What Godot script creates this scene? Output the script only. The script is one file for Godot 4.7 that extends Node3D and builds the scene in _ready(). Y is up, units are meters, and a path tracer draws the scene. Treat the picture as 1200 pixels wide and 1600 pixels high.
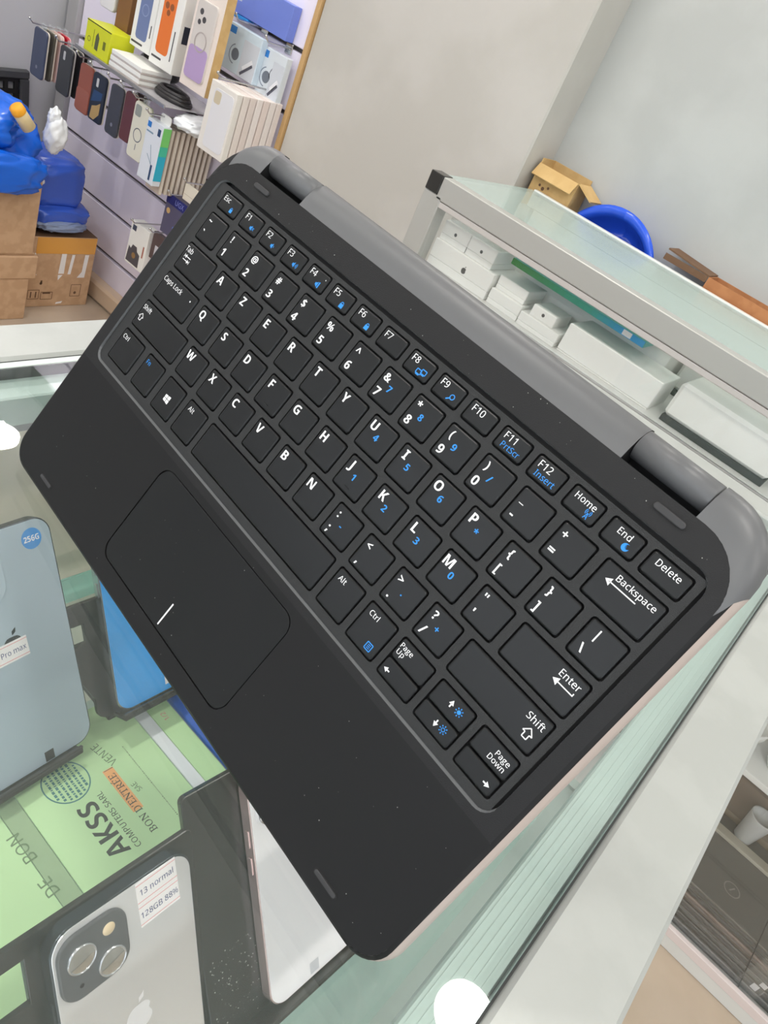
extends Node3D
# A small convertible laptop stands like a tent on the glass top of a phone counter; a slat wall of accessories and a second showcase lie behind it.

const U := 0.01905            # one key pitch in metres
const FLOOR_Y := -0.95
const CEIL_Y := 1.55
const GLASS_Y := -0.0052      # top of the counter's glass

var M := {}
var names := {}
var sans: SystemFont
var serif: SystemFont
var bold: SystemFont
var cube_cache := {}

func _ready() -> void:
	setup_camera()
	setup_environment()
	sans = SystemFont.new()
	sans.font_names = PackedStringArray(["Droid Sans"])
	bold = SystemFont.new()
	bold.font_names = PackedStringArray(["Droid Sans"])
	bold.font_weight = 700
	serif = SystemFont.new()
	serif.font_names = PackedStringArray(["Droid Serif"])
	make_materials()
	build_lamps()
	build_room()
	build_counter()
	build_laptop()
	build_phones()
	build_booklets()
	build_showcase()
	build_behind_showcase()
	build_wall_goods()
	build_corner_goods()

func setup_camera() -> void:
	var cam := Camera3D.new()
	cam.name = "camera"
	add_child(cam)
	var right := Vector3(0.59966129, 0.37866644, 0.70499508)
	var down := Vector3(-0.24136945, -0.75435386, 0.61048427)
	var ahead := Vector3(0.76298567, -0.53624805, -0.3609583)
	cam.transform = Transform3D(Basis(right, -down, -ahead), Vector3(-0.17708, 0.26270, 0.15033))
	cam.fov = rad_to_deg(2.0 * atan(800.0 / 1200.0))
	cam.near = 0.01
	cam.far = 50.0
	cam.current = true

func setup_environment() -> void:
	var we := WorldEnvironment.new()
	we.name = "world"
	var env := Environment.new()
	env.background_mode = Environment.BG_COLOR
	env.background_color = Color(0.895, 0.92, 0.95)
	env.background_energy_multiplier = 3.2
	env.tonemap_mode = Environment.TONE_MAPPER_LINEAR
	env.tonemap_exposure = 1.1
	env.sdfgi_enabled = true
	env.ssao_enabled = true
	env.ssil_enabled = true
	we.environment = env
	add_child(we)

# ------------------------------------------------------------------ lamps
func build_lamps() -> void:
	var disc := lathe([Vector2(0.0, 0.0), Vector2(0.078, 0.0)], 32)
	var ring := lathe([Vector2(0.078, -0.001), Vector2(0.082, -0.006), Vector2(0.092, -0.006), Vector2(0.096, 0.0)], 32)
	for zx in [-2.03, -0.8, 0.36, 1.55]:
		for xx in [1.055, -0.2, -1.44]:
			var px: float = xx + (0.125 if zx < -2.0 else 0.0)
			var t := thing("ceiling_downlight", "round flush white downlight glowing in the shop ceiling", "downlight", Vector3(px, CEIL_Y - 0.002, zx), Basis.IDENTITY, "round ceiling downlights")
			part("diffuser", disc, M.lamp_glow, t)
			part("trim_ring", ring, M.white_paint, t)
			var l := AreaLight3D.new()
			l.name = "lamp_light"
			l.area_size = Vector2(0.105, 0.105)
			l.area_normalize_energy = true
			l.light_color = Color(1.0, 0.985, 0.955)
			l.light_energy = LAMP
			l.area_range = 9.0
			l.area_attenuation = 2.0
			l.shadow_enabled = true
			l.position = Vector3(0, -0.012, 0)
			l.rotation_degrees = Vector3(-90, 0, 0)
			t.add_child(l)

const LAMP := 0.38

# ------------------------------------------------------------------ helpers
func numbered(called: String) -> String:
	if not names.has(called):
		names[called] = 0
		return called
	names[called] += 1
	return "%s_%03d" % [called, names[called]]

func thing(called: String, label: String, category: String, at: Vector3, b := Basis.IDENTITY, group := "") -> Node3D:
	var o := Node3D.new()
	o.name = numbered(called)
	add_child(o)
	o.transform = Transform3D(b, at)
	o.set_meta("label", label)
	o.set_meta("category", category)
	if group != "":
		o.set_meta("group", group)
	return o

func struct(called: String, at := Vector3.ZERO) -> Node3D:
	var o := Node3D.new()
	o.name = called
	add_child(o)
	o.position = at
	o.set_meta("kind", "structure")
	return o

func part(called: String, mesh: Mesh, m: Material, parent: Node, at := Vector3.ZERO, b := Basis.IDENTITY) -> MeshInstance3D:
	var o := MeshInstance3D.new()
	o.name = called
	o.mesh = mesh
	o.material_override = m
	o.transform = Transform3D(b, at)
	o.cast_shadow = GeometryInstance3D.SHADOW_CASTING_SETTING_ON
	parent.add_child(o, true)
	return o

func struct_mesh(called: String, mesh: Mesh, m: Material, at := Vector3.ZERO, b := Basis.IDENTITY) -> MeshInstance3D:
	var o := part(called, mesh, m, self, at, b)
	o.set_meta("kind", "structure")
	return o

func turn_y(deg: float) -> Basis:
	return Basis(Vector3.UP, deg_to_rad(deg))

# a flat polygon with its normal on the side of `hint`
func face(st: SurfaceTool, pts: Array, hint: Vector3) -> void:
	var n := Vector3.ZERO
	for i in pts.size():
		n += (pts[i] as Vector3).cross(pts[(i + 1) % pts.size()])
	n = n.normalized()
	var rev := n.dot(hint) > 0.0
	if not rev:
		n = -n
	var u := (pts[1] as Vector3) - (pts[0] as Vector3)
	u = u.normalized() if u.length() > 1e-9 else Vector3.RIGHT
	var v := n.cross(u)
	for i in range(1, pts.size() - 1):
		var tri: Array = [pts[0], pts[i + 1], pts[i]] if rev else [pts[0], pts[i], pts[i + 1]]
		for p in tri:
			st.set_normal(n)
			st.set_uv(Vector2((p - pts[0]).dot(u), (p - pts[0]).dot(v)))
			st.add_vertex(p)

func begin() -> SurfaceTool:
	var st := SurfaceTool.new()
	st.begin(Mesh.PRIMITIVE_TRIANGLES)
	return st

# box from lo to hi with chamfered edges
func add_box(st: SurfaceTool, lo: Vector3, hi: Vector3, bev := 0.0, tr := Transform3D.IDENTITY) -> void:
	var c := (lo + hi) * 0.5
	var h := (hi - lo) * 0.5
	var e: float = min(bev, min(h.x, min(h.y, h.z)) * 0.49)
	var pt := func(s: Vector3, axis: int) -> Vector3:
		var q := h - Vector3(e, e, e)
		q[axis] = h[axis]
		return tr * (c + s * q)
	var rot := tr.basis
	for axis in 3:
		var a1 := (axis + 1) % 3
		var a2 := (axis + 2) % 3
		for sg in [-1.0, 1.0]:
			var q := []
			for k in [[-1.0, -1.0], [1.0, -1.0], [1.0, 1.0], [-1.0, 1.0]]:
				var s := Vector3.ZERO
				s[axis] = sg
				s[a1] = k[0]
				s[a2] = k[1]
				q.append(pt.call(s, axis))
			var nn := Vector3.ZERO
			nn[axis] = sg
			face(st, q, rot * nn)
	if e <= 0.0:
		return
	for axis in 3:   # edges along axis
		var a1 := (axis + 1) % 3
		var a2 := (axis + 2) % 3
		for s1 in [-1.0, 1.0]:
			for s2 in [-1.0, 1.0]:
				var sa := Vector3.ZERO
				sa[axis] = -1.0
				sa[a1] = s1
				sa[a2] = s2
				var sb := sa
				sb[axis] = 1.0
				var nn := Vector3.ZERO
				nn[a1] = s1
				nn[a2] = s2
				face(st, [pt.call(sa, a1), pt.call(sb, a1), pt.call(sb, a2), pt.call(sa, a2)], rot * nn)
	for sx in [-1.0, 1.0]:
		for sy in [-1.0, 1.0]:
			for sz in [-1.0, 1.0]:
				var s := Vector3(sx, sy, sz)
				face(st, [pt.call(s, 0), pt.call(s, 1), pt.call(s, 2)], rot * s)

func box(lo: Vector3, hi: Vector3, bev := 0.0) -> ArrayMesh:
	var key := [lo, hi, bev]
	if cube_cache.has(key):
		return cube_cache[key]
	var st := begin()
	add_box(st, lo, hi, bev)
	var m := st.commit()
	cube_cache[key] = m
	return m

func cbox(size: Vector3, bev := 0.0) -> ArrayMesh:      # stands on its base centre
	return box(Vector3(-size.x / 2, 0, -size.z / 2), Vector3(size.x / 2, size.y, size.z / 2), bev)

# rounded rectangle in the xz plane; radii of the corners (x0,z0) (x1,z0) (x1,z1) (x0,z1)
func rrect(x0: float, z0: float, x1: float, z1: float, r: Array, n := 5, mids := []) -> PackedVector2Array:
	var out := PackedVector2Array()
	var cs := [Vector2(x0 + r[0], z0 + r[0]), Vector2(x1 - r[1], z0 + r[1]), Vector2(x1 - r[2], z1 - r[2]), Vector2(x0 + r[3], z1 - r[3])]
	for k in 4:
		for i in n + 1:
			var a: float = PI + (k + float(i) / n) * PI / 2
			out.append(cs[k] + Vector2(cos(a), sin(a)) * r[k])
		if k == 0:
			for x in mids:
				out.append(Vector2(x, z0))
	return out

func ring3(o: PackedVector2Array, y: float) -> PackedVector3Array:
	var out := PackedVector3Array()
	for p in o:
		out.append(Vector3(p.x, y, p.y))
	return out

# skin between successive closed rings, smooth; skip[] holds segment indices left open
func add_loft(st: SurfaceTool, rings: Array, skip := [], flip := false) -> void:
	for j in rings.size() - 1:
		var a: PackedVector3Array = rings[j]
		var b: PackedVector3Array = rings[j + 1]
		var n := a.size()
		for i in n:
			if i in skip:
				continue
			var k := (i + 1) % n
			var q := [a[i], a[k], b[k], b[i]]
			if flip:
				q = [a[i], b[i], b[k], a[k]]
			for t in [[0, 1, 2], [0, 2, 3]]:
				for v in t:
					st.add_vertex(q[v])

func finish(st: SurfaceTool) -> ArrayMesh:
	st.index()
	st.generate_normals()
	return st.commit()

func add_cap(st: SurfaceTool, ring: PackedVector3Array, hint: Vector3) -> void:
	var a := []
	for p in ring:
		a.append(p)
	face(st, a, hint)

# plate with rounded corners: sides, a bevelled upper edge and flat caps, all flat shaded
func add_plate(st: SurfaceTool, x0: float, z0: float, x1: float, z1: float, r: float, y0: float, y1: float, bev := 0.0, n := 4, low_bev := 0.0) -> void:
	var rr := func(ins: float, y: float) -> PackedVector3Array:
		var q: float = max(r - ins, 0.00002)
		return ring3(rrect(x0 + ins, z0 + ins, x1 - ins, z1 - ins, [q, q, q, q], n), y)
	var rings := []
	if low_bev > 0.0:
		rings.append(rr.call(low_bev, y0))
	rings.append(rr.call(0.0, y0 + low_bev))
	rings.append(rr.call(0.0, y1 - bev))
	if bev > 0.0:
		rings.append(rr.call(bev * 0.3, y1 - bev * 0.3))
		rings.append(rr.call(bev, y1))
	var c := Vector3((x0 + x1) / 2, (y0 + y1) / 2, (z0 + z1) / 2)
	for j in rings.size() - 1:
		var a: PackedVector3Array = rings[j]
		var b: PackedVector3Array = rings[j + 1]
		for i in a.size():
			var k := (i + 1) % a.size()
			if a[i].distance_to(a[k]) < 1e-7 and b[i].distance_to(b[k]) < 1e-7:
				continue
			var h := (a[i] + a[k]) / 2 - c
			h.y = (b[i].y - a[i].y) * 0.0 + (0.0001 if j == rings.size() - 2 and bev > 0.0 else 0.0)
			var nn := (a[k] - a[i]).cross(b[i] - a[i])
			if nn.dot(h) < 0.0:
				nn = -nn
			face(st, [a[i], a[k], b[k], b[i]], nn)
	add_cap(st, rings[-1], Vector3.UP)
	add_cap(st, rings[0], Vector3.DOWN)

func plate(x0: float, z0: float, x1: float, z1: float, r: float, y0: float, y1: float, bev := 0.0, n := 4, low_bev := 0.0) -> ArrayMesh:
	var st := begin()
	add_plate(st, x0, z0, x1, z1, r, y0, y1, bev, n, low_bev)
	return st.commit()

# surface of revolution about y; profile of (radius, y)
func lathe(profile: Array, n := 24) -> ArrayMesh:
	var st := begin()
	for j in profile.size() - 1:
		for i in n:
			var q := []
			for s in [[j, i], [j, i + 1], [j + 1, i + 1], [j + 1, i]]:
				var a: float = TAU * s[1] / n
				var p: Vector2 = profile[s[0]]
				q.append(Vector3(cos(a) * p.x, p.y, sin(a) * p.x))
			for t in [[0, 2, 1], [0, 3, 2]]:
				if (q[t[0]] - q[t[1]]).cross(q[t[0]] - q[t[2]]).length() < 1e-14:
					continue
				for v in t:
					st.add_vertex(q[v])
	return finish(st)

# tube along points
func add_tube(st: SurfaceTool, pts: Array, r: float, n := 8) -> void:
	var prev := PackedVector3Array()
	for i in pts.size():
		var d: Vector3 = (pts[min(i + 1, pts.size() - 1)] - pts[max(i - 1, 0)]).normalized()
		var s := d.cross(Vector3.UP)
		if s.length() < 0.05:
			s = d.cross(Vector3.RIGHT)
		s = s.normalized()
		var t := d.cross(s)
		var ring := PackedVector3Array()
		for k in n:
			var a := TAU * k / n
			ring.append(pts[i] + (s * cos(a) + t * sin(a)) * r)
		if i > 0:
			add_loft(st, [prev, ring])
		else:
			add_cap_smooth(st, ring, true)
		prev = ring
	add_cap_smooth(st, prev, false)

func add_cap_smooth(st: SurfaceTool, ring: PackedVector3Array, rev: bool) -> void:
	for i in range(1, ring.size() - 1):
		for p in ([ring[0], ring[i + 1], ring[i]] if rev else [ring[0], ring[i], ring[i + 1]]):
			st.add_vertex(p)

func tube(pts: Array, r: float, n := 8) -> ArrayMesh:
	var st := begin()
	add_tube(st, pts, r, n)
	return finish(st)

# crumpled closed bag: an ellipsoid pushed in and out by noise
func crumple(rx: float, ry: float, rz: float, amp: float, freq: float, sd: int, power := 1.0, rows := 28, cols := 40) -> ArrayMesh:
	var nz := FastNoiseLite.new()
	nz.seed = sd
	nz.frequency = freq
	nz.fractal_octaves = 3
	nz.noise_type = FastNoiseLite.TYPE_SIMPLEX
	nz.fractal_type = FastNoiseLite.FRACTAL_RIDGED
	var st := begin()
	var at := func(i: int, j: int) -> Vector3:
		var th := PI * i / rows
		var ph := TAU * (j % cols) / cols
		var d := Vector3(sin(th) * cos(ph), cos(th), sin(th) * sin(ph))
		var e := Vector3(sign(d.x) * pow(abs(d.x), power), sign(d.y) * pow(abs(d.y), power), sign(d.z) * pow(abs(d.z), power))
		var f := 1.0 + amp * nz.get_noise_3d(d.x * 10.0, d.y * 10.0, d.z * 10.0)
		return Vector3(e.x * rx, e.y * ry, e.z * rz) * f
	for i in rows:
		for j in cols:
			var q := [at.call(i, j), at.call(i, j + 1), at.call(i + 1, j + 1), at.call(i + 1, j)]
			for t in [[0, 1, 2], [0, 2, 3]]:
				for v in t:
					st.add_vertex(q[v])
	return finish(st)

# flat print: polygons given in xz (x right, y of the Vector2 towards the reader), lying at height y
func add_print(st: SurfaceTool, poly: PackedVector2Array, y: float) -> void:
	var idx := Geometry2D.triangulate_polygon(poly)
	for i in range(0, idx.size(), 3):
		var q := []
		for k in 3:
			q.append(Vector3(poly[idx[i + k]].x, y, poly[idx[i + k]].y))
		face(st, q, Vector3.UP)

func print_mesh(polys: Array, y: float, s := 1.0, off := Vector2.ZERO) -> ArrayMesh:
	var st := begin()
	for p in polys:
		var o := PackedVector2Array()
		for v in p:
			o.append(v * s + off)
		add_print(st, o, y)
	return st.commit()

func rect2(x0: float, z0: float, x1: float, z1: float) -> PackedVector2Array:
	return PackedVector2Array([Vector2(x0, z0), Vector2(x1, z0), Vector2(x1, z1), Vector2(x0, z1)])

func disc2(cx: float, cz: float, r: float, n := 16) -> PackedVector2Array:
	var o := PackedVector2Array()
	for i in n:
		o.append(Vector2(cx + cos(TAU * i / n) * r, cz + sin(TAU * i / n) * r))
	return o

func bar2(a: Vector2, b: Vector2, w: float) -> PackedVector2Array:
	var s := (b - a).normalized().orthogonal() * w / 2
	return PackedVector2Array([a + s, b + s, b - s, a - s])

# ring as bars
func ring2(cx: float, cz: float, r: float, w: float, n := 20, a0 := 0.0, a1 := TAU) -> Array:
	var out := []
	for i in n:
		var t0: float = a0 + (a1 - a0) * i / n
		var t1: float = a0 + (a1 - a0) * (i + 1) / n
		var c := Vector2(cx, cz)
		var d0 := Vector2(cos(t0), sin(t0))
		var d1 := Vector2(cos(t1), sin(t1))
		out.append(PackedVector2Array([c + d0 * (r - w / 2), c + d0 * (r + w / 2), c + d1 * (r + w / 2), c + d1 * (r - w / 2)]))
	return out

# lettering lying in the xz plane, reading along +x, read from +z; cap = height of capitals
func lettering(t: String, cap: float, parent: Node, m: Material, at: Vector3, called := "lettering", font: Font = null, b := Basis.IDENTITY, squeeze := 1.0) -> MeshInstance3D:
	var tm := TextMesh.new()
	tm.text = t
	tm.font = font if font else sans
	tm.font_size = 48
	tm.depth = 0.0
	tm.curve_step = 3.0
	tm.pixel_size = 0.001
	var k := cap / (0.714 * 48.0 * 0.001)
	tm.horizontal_alignment = HORIZONTAL_ALIGNMENT_CENTER
	tm.vertical_alignment = VERTICAL_ALIGNMENT_CENTER
	var lay := Basis(Vector3(squeeze * k, 0, 0), Vector3(0, 0, -k), Vector3(0, k, 0))
	return part(called, tm, m, parent, at, b * lay)

# ------------------------------------------------------------------ materials
func mat(c: Color, rough := 0.6, metal := 0.0, spec := 0.5) -> StandardMaterial3D:
	var m := StandardMaterial3D.new()
	m.albedo_color = c
	m.roughness = rough
	m.metallic = metal
	m.metallic_specular = spec
	return m

func c8(r: int, g: int, b: int) -> Color:
	return Color8(r, g, b)

func noise_image(sd: int, freq: float, size := 256, oct := 4) -> Image:
	var nz := FastNoiseLite.new()
	nz.seed = sd
	nz.frequency = freq
	nz.fractal_octaves = oct
	var im := nz.get_seamless_image(size, size)
	return im

func grain_normal(sd: int, freq: float, strength: float, size := 256) -> ImageTexture:
	var im := noise_image(sd, freq, size, 3)
	im.convert(Image.FORMAT_RGBA8)
	im.bump_map_to_normal_map(strength)
	return ImageTexture.create_from_image(im)

# two-tone mottled colour picture
func mottled(a: Color, b: Color, sd: int, freq: float, size := 256, lo := 0.3, hi := 0.7) -> ImageTexture:
	var im := noise_image(sd, freq, size, 5)
	var out := Image.create(size, size, false, Image.FORMAT_RGB8)
	for y in size:
		for x in size:
			var v: float = smoothstep(lo, hi, im.get_pixel(x, y).r)
			out.set_pixel(x, y, a.lerp(b, v))
	return ImageTexture.create_from_image(out)

func tri(m: StandardMaterial3D, s: float, world := true) -> StandardMaterial3D:
	m.uv1_triplanar = true
	m.uv1_world_triplanar = world
	m.uv1_scale = Vector3(s, s, s)
	return m

func make_materials() -> void:
	# laptop
	var deck := mat(c8(30, 30, 31), 0.46, 0.0, 0.37)
	deck.normal_enabled = true
	deck.normal_texture = grain_normal(3, 0.09, 2.0)
	deck.normal_scale = 0.45
	M.deck = tri(deck, 70.0, false)
	M.palm = mat(c8(27, 27, 28), 0.48, 0.0, 0.33)
	var tray := mat(c8(44, 45, 46), 0.55, 0.0, 0.4)
	tray.normal_enabled = true
	tray.normal_texture = grain_normal(5, 0.12, 3.0)
	tray.normal_scale = 0.7
	M.tray = tri(tray, 80.0, false)
	M.shell = mat(c8(94, 95, 97), 0.4)
	M.side = mat(c8(184, 171, 164), 0.38)
	M.key = mat(c8(28, 29, 30), 0.32, 0.0, 0.38)
	M.black = mat(c8(14, 14, 15), 0.7)
	M.rubber = mat(c8(48, 48, 50), 0.5)
	M.legend = mat(c8(238, 238, 240), 0.6)
	M.legend_blue = mat(c8(40, 140, 225), 0.6)
	M.screen = mat(c8(10, 10, 12), 0.08)
	# setting
	var wall := mat(Color.WHITE, 0.75)
	wall.albedo_texture = mottled(c8(190, 187, 181), c8(198, 195, 190), 11, 0.012, 256, 0.25, 0.75)
	M.wall = tri(wall, 0.9)
	var wall2 := mat(Color.WHITE, 0.75)
	wall2.albedo_texture = mottled(c8(184, 186, 184), c8(192, 194, 192), 12, 0.012, 256, 0.25, 0.75)
	M.wall_grey = tri(wall2, 0.9)
	M.ceiling = mat(c8(240, 240, 238), 0.85)
	M.grey_panel = mat(c8(194, 195, 198), 0.4)
	M.slat = mat(c8(240, 234, 250), 0.4)
	M.groove = mat(c8(92, 88, 86), 0.5, 0.3)
	M.tan_edge = mat(c8(196, 160, 110), 0.6)
	var tile := mat(Color.WHITE, 0.25)
	tile.albedo_texture = mottled(c8(188, 171, 152), c8(196, 180, 162), 15, 0.01)
	M.tile = tri(tile, 0.8)
	M.white_paint = mat(c8(228, 229, 226), 0.35)
	var pvc := mat(Color.WHITE, 0.38)
	pvc.albedo_texture = mottled(c8(168, 171, 168), c8(173, 176, 173), 17, 0.02)
	M.frame = tri(pvc, 3.0)
	M.aluminium = mat(c8(186, 186, 182), 0.38, 0.25)
	var brushed := mat(c8(172, 192, 186), 0.5, 0.3)
	M.ledge = brushed
	M.dark_gap = mat(c8(40, 42, 42), 0.6)
	M.cream = mat(c8(226, 219, 200), 0.5)
	M.track = mat(c8(172, 172, 172), 0.35, 0.4)
	M.lamp_glow = mat(c8(255, 255, 255), 0.5)
	M.lamp_glow.emission_enabled = true
	M.lamp_glow.emission = Color(1.0, 0.985, 0.955)
	M.lamp_glow.emission_energy_multiplier = 40.0
	var pane := mat(Color(0.72, 0.82, 0.79, 0.025), 0.01)
	pane.transparency = BaseMaterial3D.TRANSPARENCY_ALPHA
	M.pane = pane
	var pane2 := mat(Color(0.6, 0.85, 0.78, 0.12), 0.01)
	pane2.transparency = BaseMaterial3D.TRANSPARENCY_ALPHA
	M.pane_green = pane2
	var clear := mat(Color(0.92, 0.96, 0.95, 0.16), 0.05)
	clear.transparency = BaseMaterial3D.TRANSPARENCY_ALPHA
	M.clear = clear
	var dull := mat(Color(0.80, 0.88, 0.86, 0.35), 0.22, 0.0, 0.24)
	dull.transparency = BaseMaterial3D.TRANSPARENCY_ALPHA
	M.pane_dull = dull
	M.glass_edge = mat(c8(150, 205, 190), 0.15)
	# goods
	M.stand = mat(c8(46, 45, 43), 0.22)
	M.phone_grey = mat(c8(172, 190, 202), 0.32, 0.1)
	M.phone_blue = mat(c8(76, 172, 248), 0.12)
	M.phone_white = mat(c8(248, 248, 250), 0.25)
	M.phone_mirror = mat(c8(238, 240, 242), 0.08, 0.5)
	M.phone_rim_dark = mat(c8(70, 76, 82), 0.25, 0.8)
	M.phone_rim = mat(c8(205, 208, 212), 0.2, 0.9)
	M.phone_rim_pink = mat(c8(226, 204, 200), 0.25, 0.7)
	M.bump = mat(c8(92, 94, 97), 0.4, 0.2)
	M.lens = mat(c8(214, 216, 214), 0.03, 0.95)
	M.flash = mat(c8(226, 206, 170), 0.3)
	M.paper = mat(c8(238, 236, 236), 0.8)
	M.ink_blue = mat(c8(50, 62, 120), 0.8)
	M.ink = mat(c8(58, 66, 58), 0.8)
	M.ink_teal = mat(c8(70, 130, 130), 0.8)
	M.pencil = mat(c8(112, 140, 104), 0.85)
	M.rule_red = mat(c8(226, 150, 150), 0.8)
	M.dot_blue = mat(c8(38, 142, 218), 0.5)
	M.green_paper = mat(c8(188, 226, 172), 0.7)
	M.green_fold = mat(c8(152, 180, 142), 0.7)
	M.orange_mark = mat(c8(240, 176, 112), 0.7)
	M.blue_cover = mat(c8(34, 92, 190), 0.5)
	M.white_plastic = mat(c8(218, 226, 230), 0.4)
	M.box_white = mat(c8(240, 240, 236), 0.5)
	M.box_cream = mat(c8(230, 222, 208), 0.6)
	M.box_edge = mat(c8(206, 192, 178), 0.65)
	M.emblem = mat(c8(70, 70, 72), 0.5)
	M.card = tri(carton_mat(c8(204, 168, 134), c8(194, 158, 124), 21), 3.0)
	M.card_light = tri(carton_mat(c8(212, 178, 122), c8(204, 168, 112), 22), 3.0)
	M.card_brown = tri(carton_mat(c8(186, 128, 84), c8(176, 118, 76), 23), 3.0)
	M.card_dark = mat(c8(112, 84, 62), 0.85)
	M.tape = mat(c8(226, 164, 76), 0.25)
	M.blue_bag = mat(c8(20, 104, 226), 0.22)
	M.blue_bag2 = mat(c8(60, 98, 206), 0.25)
	M.basin = mat(c8(46, 92, 222), 0.18)
	M.white_bag = mat(c8(238, 241, 244), 0.35)

func carton_mat(a: Color, b: Color, sd: int) -> StandardMaterial3D:
	var m := mat(Color.WHITE, 0.85)
	m.albedo_texture = mottled(a, b, sd, 0.03)
	return m

# ------------------------------------------------------------------ the room
func build_room() -> void:
	# floor of large tiles with grout joints
	var fl := struct("floor", Vector3(0, FLOOR_Y, 0))
	part("floor_slab", box(Vector3(-2.5, -0.12, -2.45), Vector3(1.66, -0.004, 2.75)), M.dark_gap, fl)
	var tw := 0.596
	var tile := box(Vector3(0.002, -0.01, 0.002), Vector3(tw - 0.002, 0.0, tw - 0.002), 0.001)
	for i in 8:
		for j in 9:
			part("tile", tile, M.tile, fl, Vector3(0.78 - 6 * tw + i * tw, 0, 0.2 - 5 * tw + j * tw))
	struct_mesh("ceiling", box(Vector3(-2.5, CEIL_Y, -2.45), Vector3(1.66, CEIL_Y + 0.1, 2.75)), M.ceiling)
	struct_mesh("wall_east", box(Vector3(1.54, FLOOR_Y, -0.7), Vector3(1.66, CEIL_Y, 2.75)), M.wall_grey)
	struct_mesh("wall_pier", box(Vector3(1.42, FLOOR_Y, -1.346), Vector3(1.66, CEIL_Y, -0.679), 0.004), M.wall)
	struct_mesh("wall_north", box(Vector3(-2.5, FLOOR_Y, -2.45), Vector3(1.66, CEIL_Y, -2.33)), M.grey_panel)
	# shopfront: piers, lintel and a big pane open to the street
	var ww := struct("wall_west")
	part("shopfront_pier", box(Vector3(-2.62, FLOOR_Y, -2.45), Vector3(-2.5, CEIL_Y, -2.25)), M.wall, ww)
	part("shopfront_pier", box(Vector3(-2.62, FLOOR_Y, 2.6), Vector3(-2.5, CEIL_Y, 2.75)), M.wall, ww)
	part("lintel", box(Vector3(-2.62, 1.45, -2.25), Vector3(-2.5, CEIL_Y, 2.6)), M.wall, ww)
	part("dado", box(Vector3(-2.62, FLOOR_Y, -2.25), Vector3(-2.5, 0.3, 2.6)), mat(c8(96, 92, 90), 0.6), ww)
	var sf := struct("window_1")
	part("pane", box(Vector3(-2.565, 0.34, -2.21), Vector3(-2.555, 1.41, 2.56)), M.pane, sf)
	for q in [[-2.25, -2.21], [-0.4, -0.36], [0.86, 0.9], [2.56, 2.6]]:
		part("mullion", box(Vector3(-2.59, 0.3, q[0]), Vector3(-2.53, 1.45, q[1]), 0.002), M.aluminium, sf)
	part("frame_head", box(Vector3(-2.59, 1.41, -2.25), Vector3(-2.53, 1.4499, 2.6), 0.002), M.aluminium, sf)
	part("frame_sill", box(Vector3(-2.59, 0.3001, -2.25), Vector3(-2.53, 0.34, 2.6), 0.002), M.aluminium, sf)
	var ws := struct("wall_south")
	part("wall_part", box(Vector3(-0.6, FLOOR_Y, 2.63), Vector3(1.66, CEIL_Y, 2.75)), M.wall, ws)
	part("lintel", box(Vector3(-2.5, 1.25, 2.63), Vector3(-0.6, CEIL_Y, 2.75)), M.wall, ws)
	var sp := struct("window_2")
	part("pane", box(Vector3(-2.46, FLOOR_Y + 0.04, 2.685), Vector3(-0.64, 1.21, 2.695)), M.pane, sp)
	for q in [[-2.5, -2.46], [-1.57, -1.53], [-0.64, -0.6]]:
		part("mullion", box(Vector3(q[0], FLOOR_Y, 2.66), Vector3(q[1], 1.25, 2.72), 0.002), M.aluminium, sp)
	part("frame_head", box(Vector3(-2.46, 1.21, 2.66), Vector3(-0.64, 1.2499, 2.72), 0.002), M.aluminium, sp)
	part("frame_sill", box(Vector3(-2.46, FLOOR_Y, 2.66), Vector3(-0.64, FLOOR_Y + 0.04, 2.72), 0.002), M.aluminium, sp)
	# slat wall: boards with metal-lined grooves between
	var sw := struct("wall_display")
	part("backing_board", box(Vector3(1.434, FLOOR_Y, -2.33), Vector3(1.66, CEIL_Y, -1.348)), M.groove, sw)
	var edges := [-0.95, -0.809, -0.669, -0.529, -0.392, -0.256, -0.118, 0.026]
	var y: float = 0.026
	while y < 1.4:
		y += 0.14
		edges.append(y)
	for i in edges.size() - 1:
		var lo: float = edges[i] + 0.0055
		var hi: float = edges[i + 1] - 0.0055
		part("slat", box(Vector3(1.42, lo, -2.262), Vector3(1.436, hi, -1.36), 0.0015), M.slat, sw)
	part("edge_trim", box(Vector3(1.412, FLOOR_Y, -1.36), Vector3(1.44, CEIL_Y, -1.346), 0.001), M.tan_edge, sw)
	part("corner_strip", box(Vector3(1.404, FLOOR_Y, -2.318), Vector3(1.44, CEIL_Y, -2.264), 0.002), mat(c8(178, 177, 178), 0.4, 0.2), sw)
	# skirting at its foot
	struct_mesh("baseboard_east", box(Vector3(1.372, FLOOR_Y, -2.3), Vector3(1.419, FLOOR_Y + 0.062, -1.36), 0.008), mat(c8(214, 190, 164), 0.3))

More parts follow.
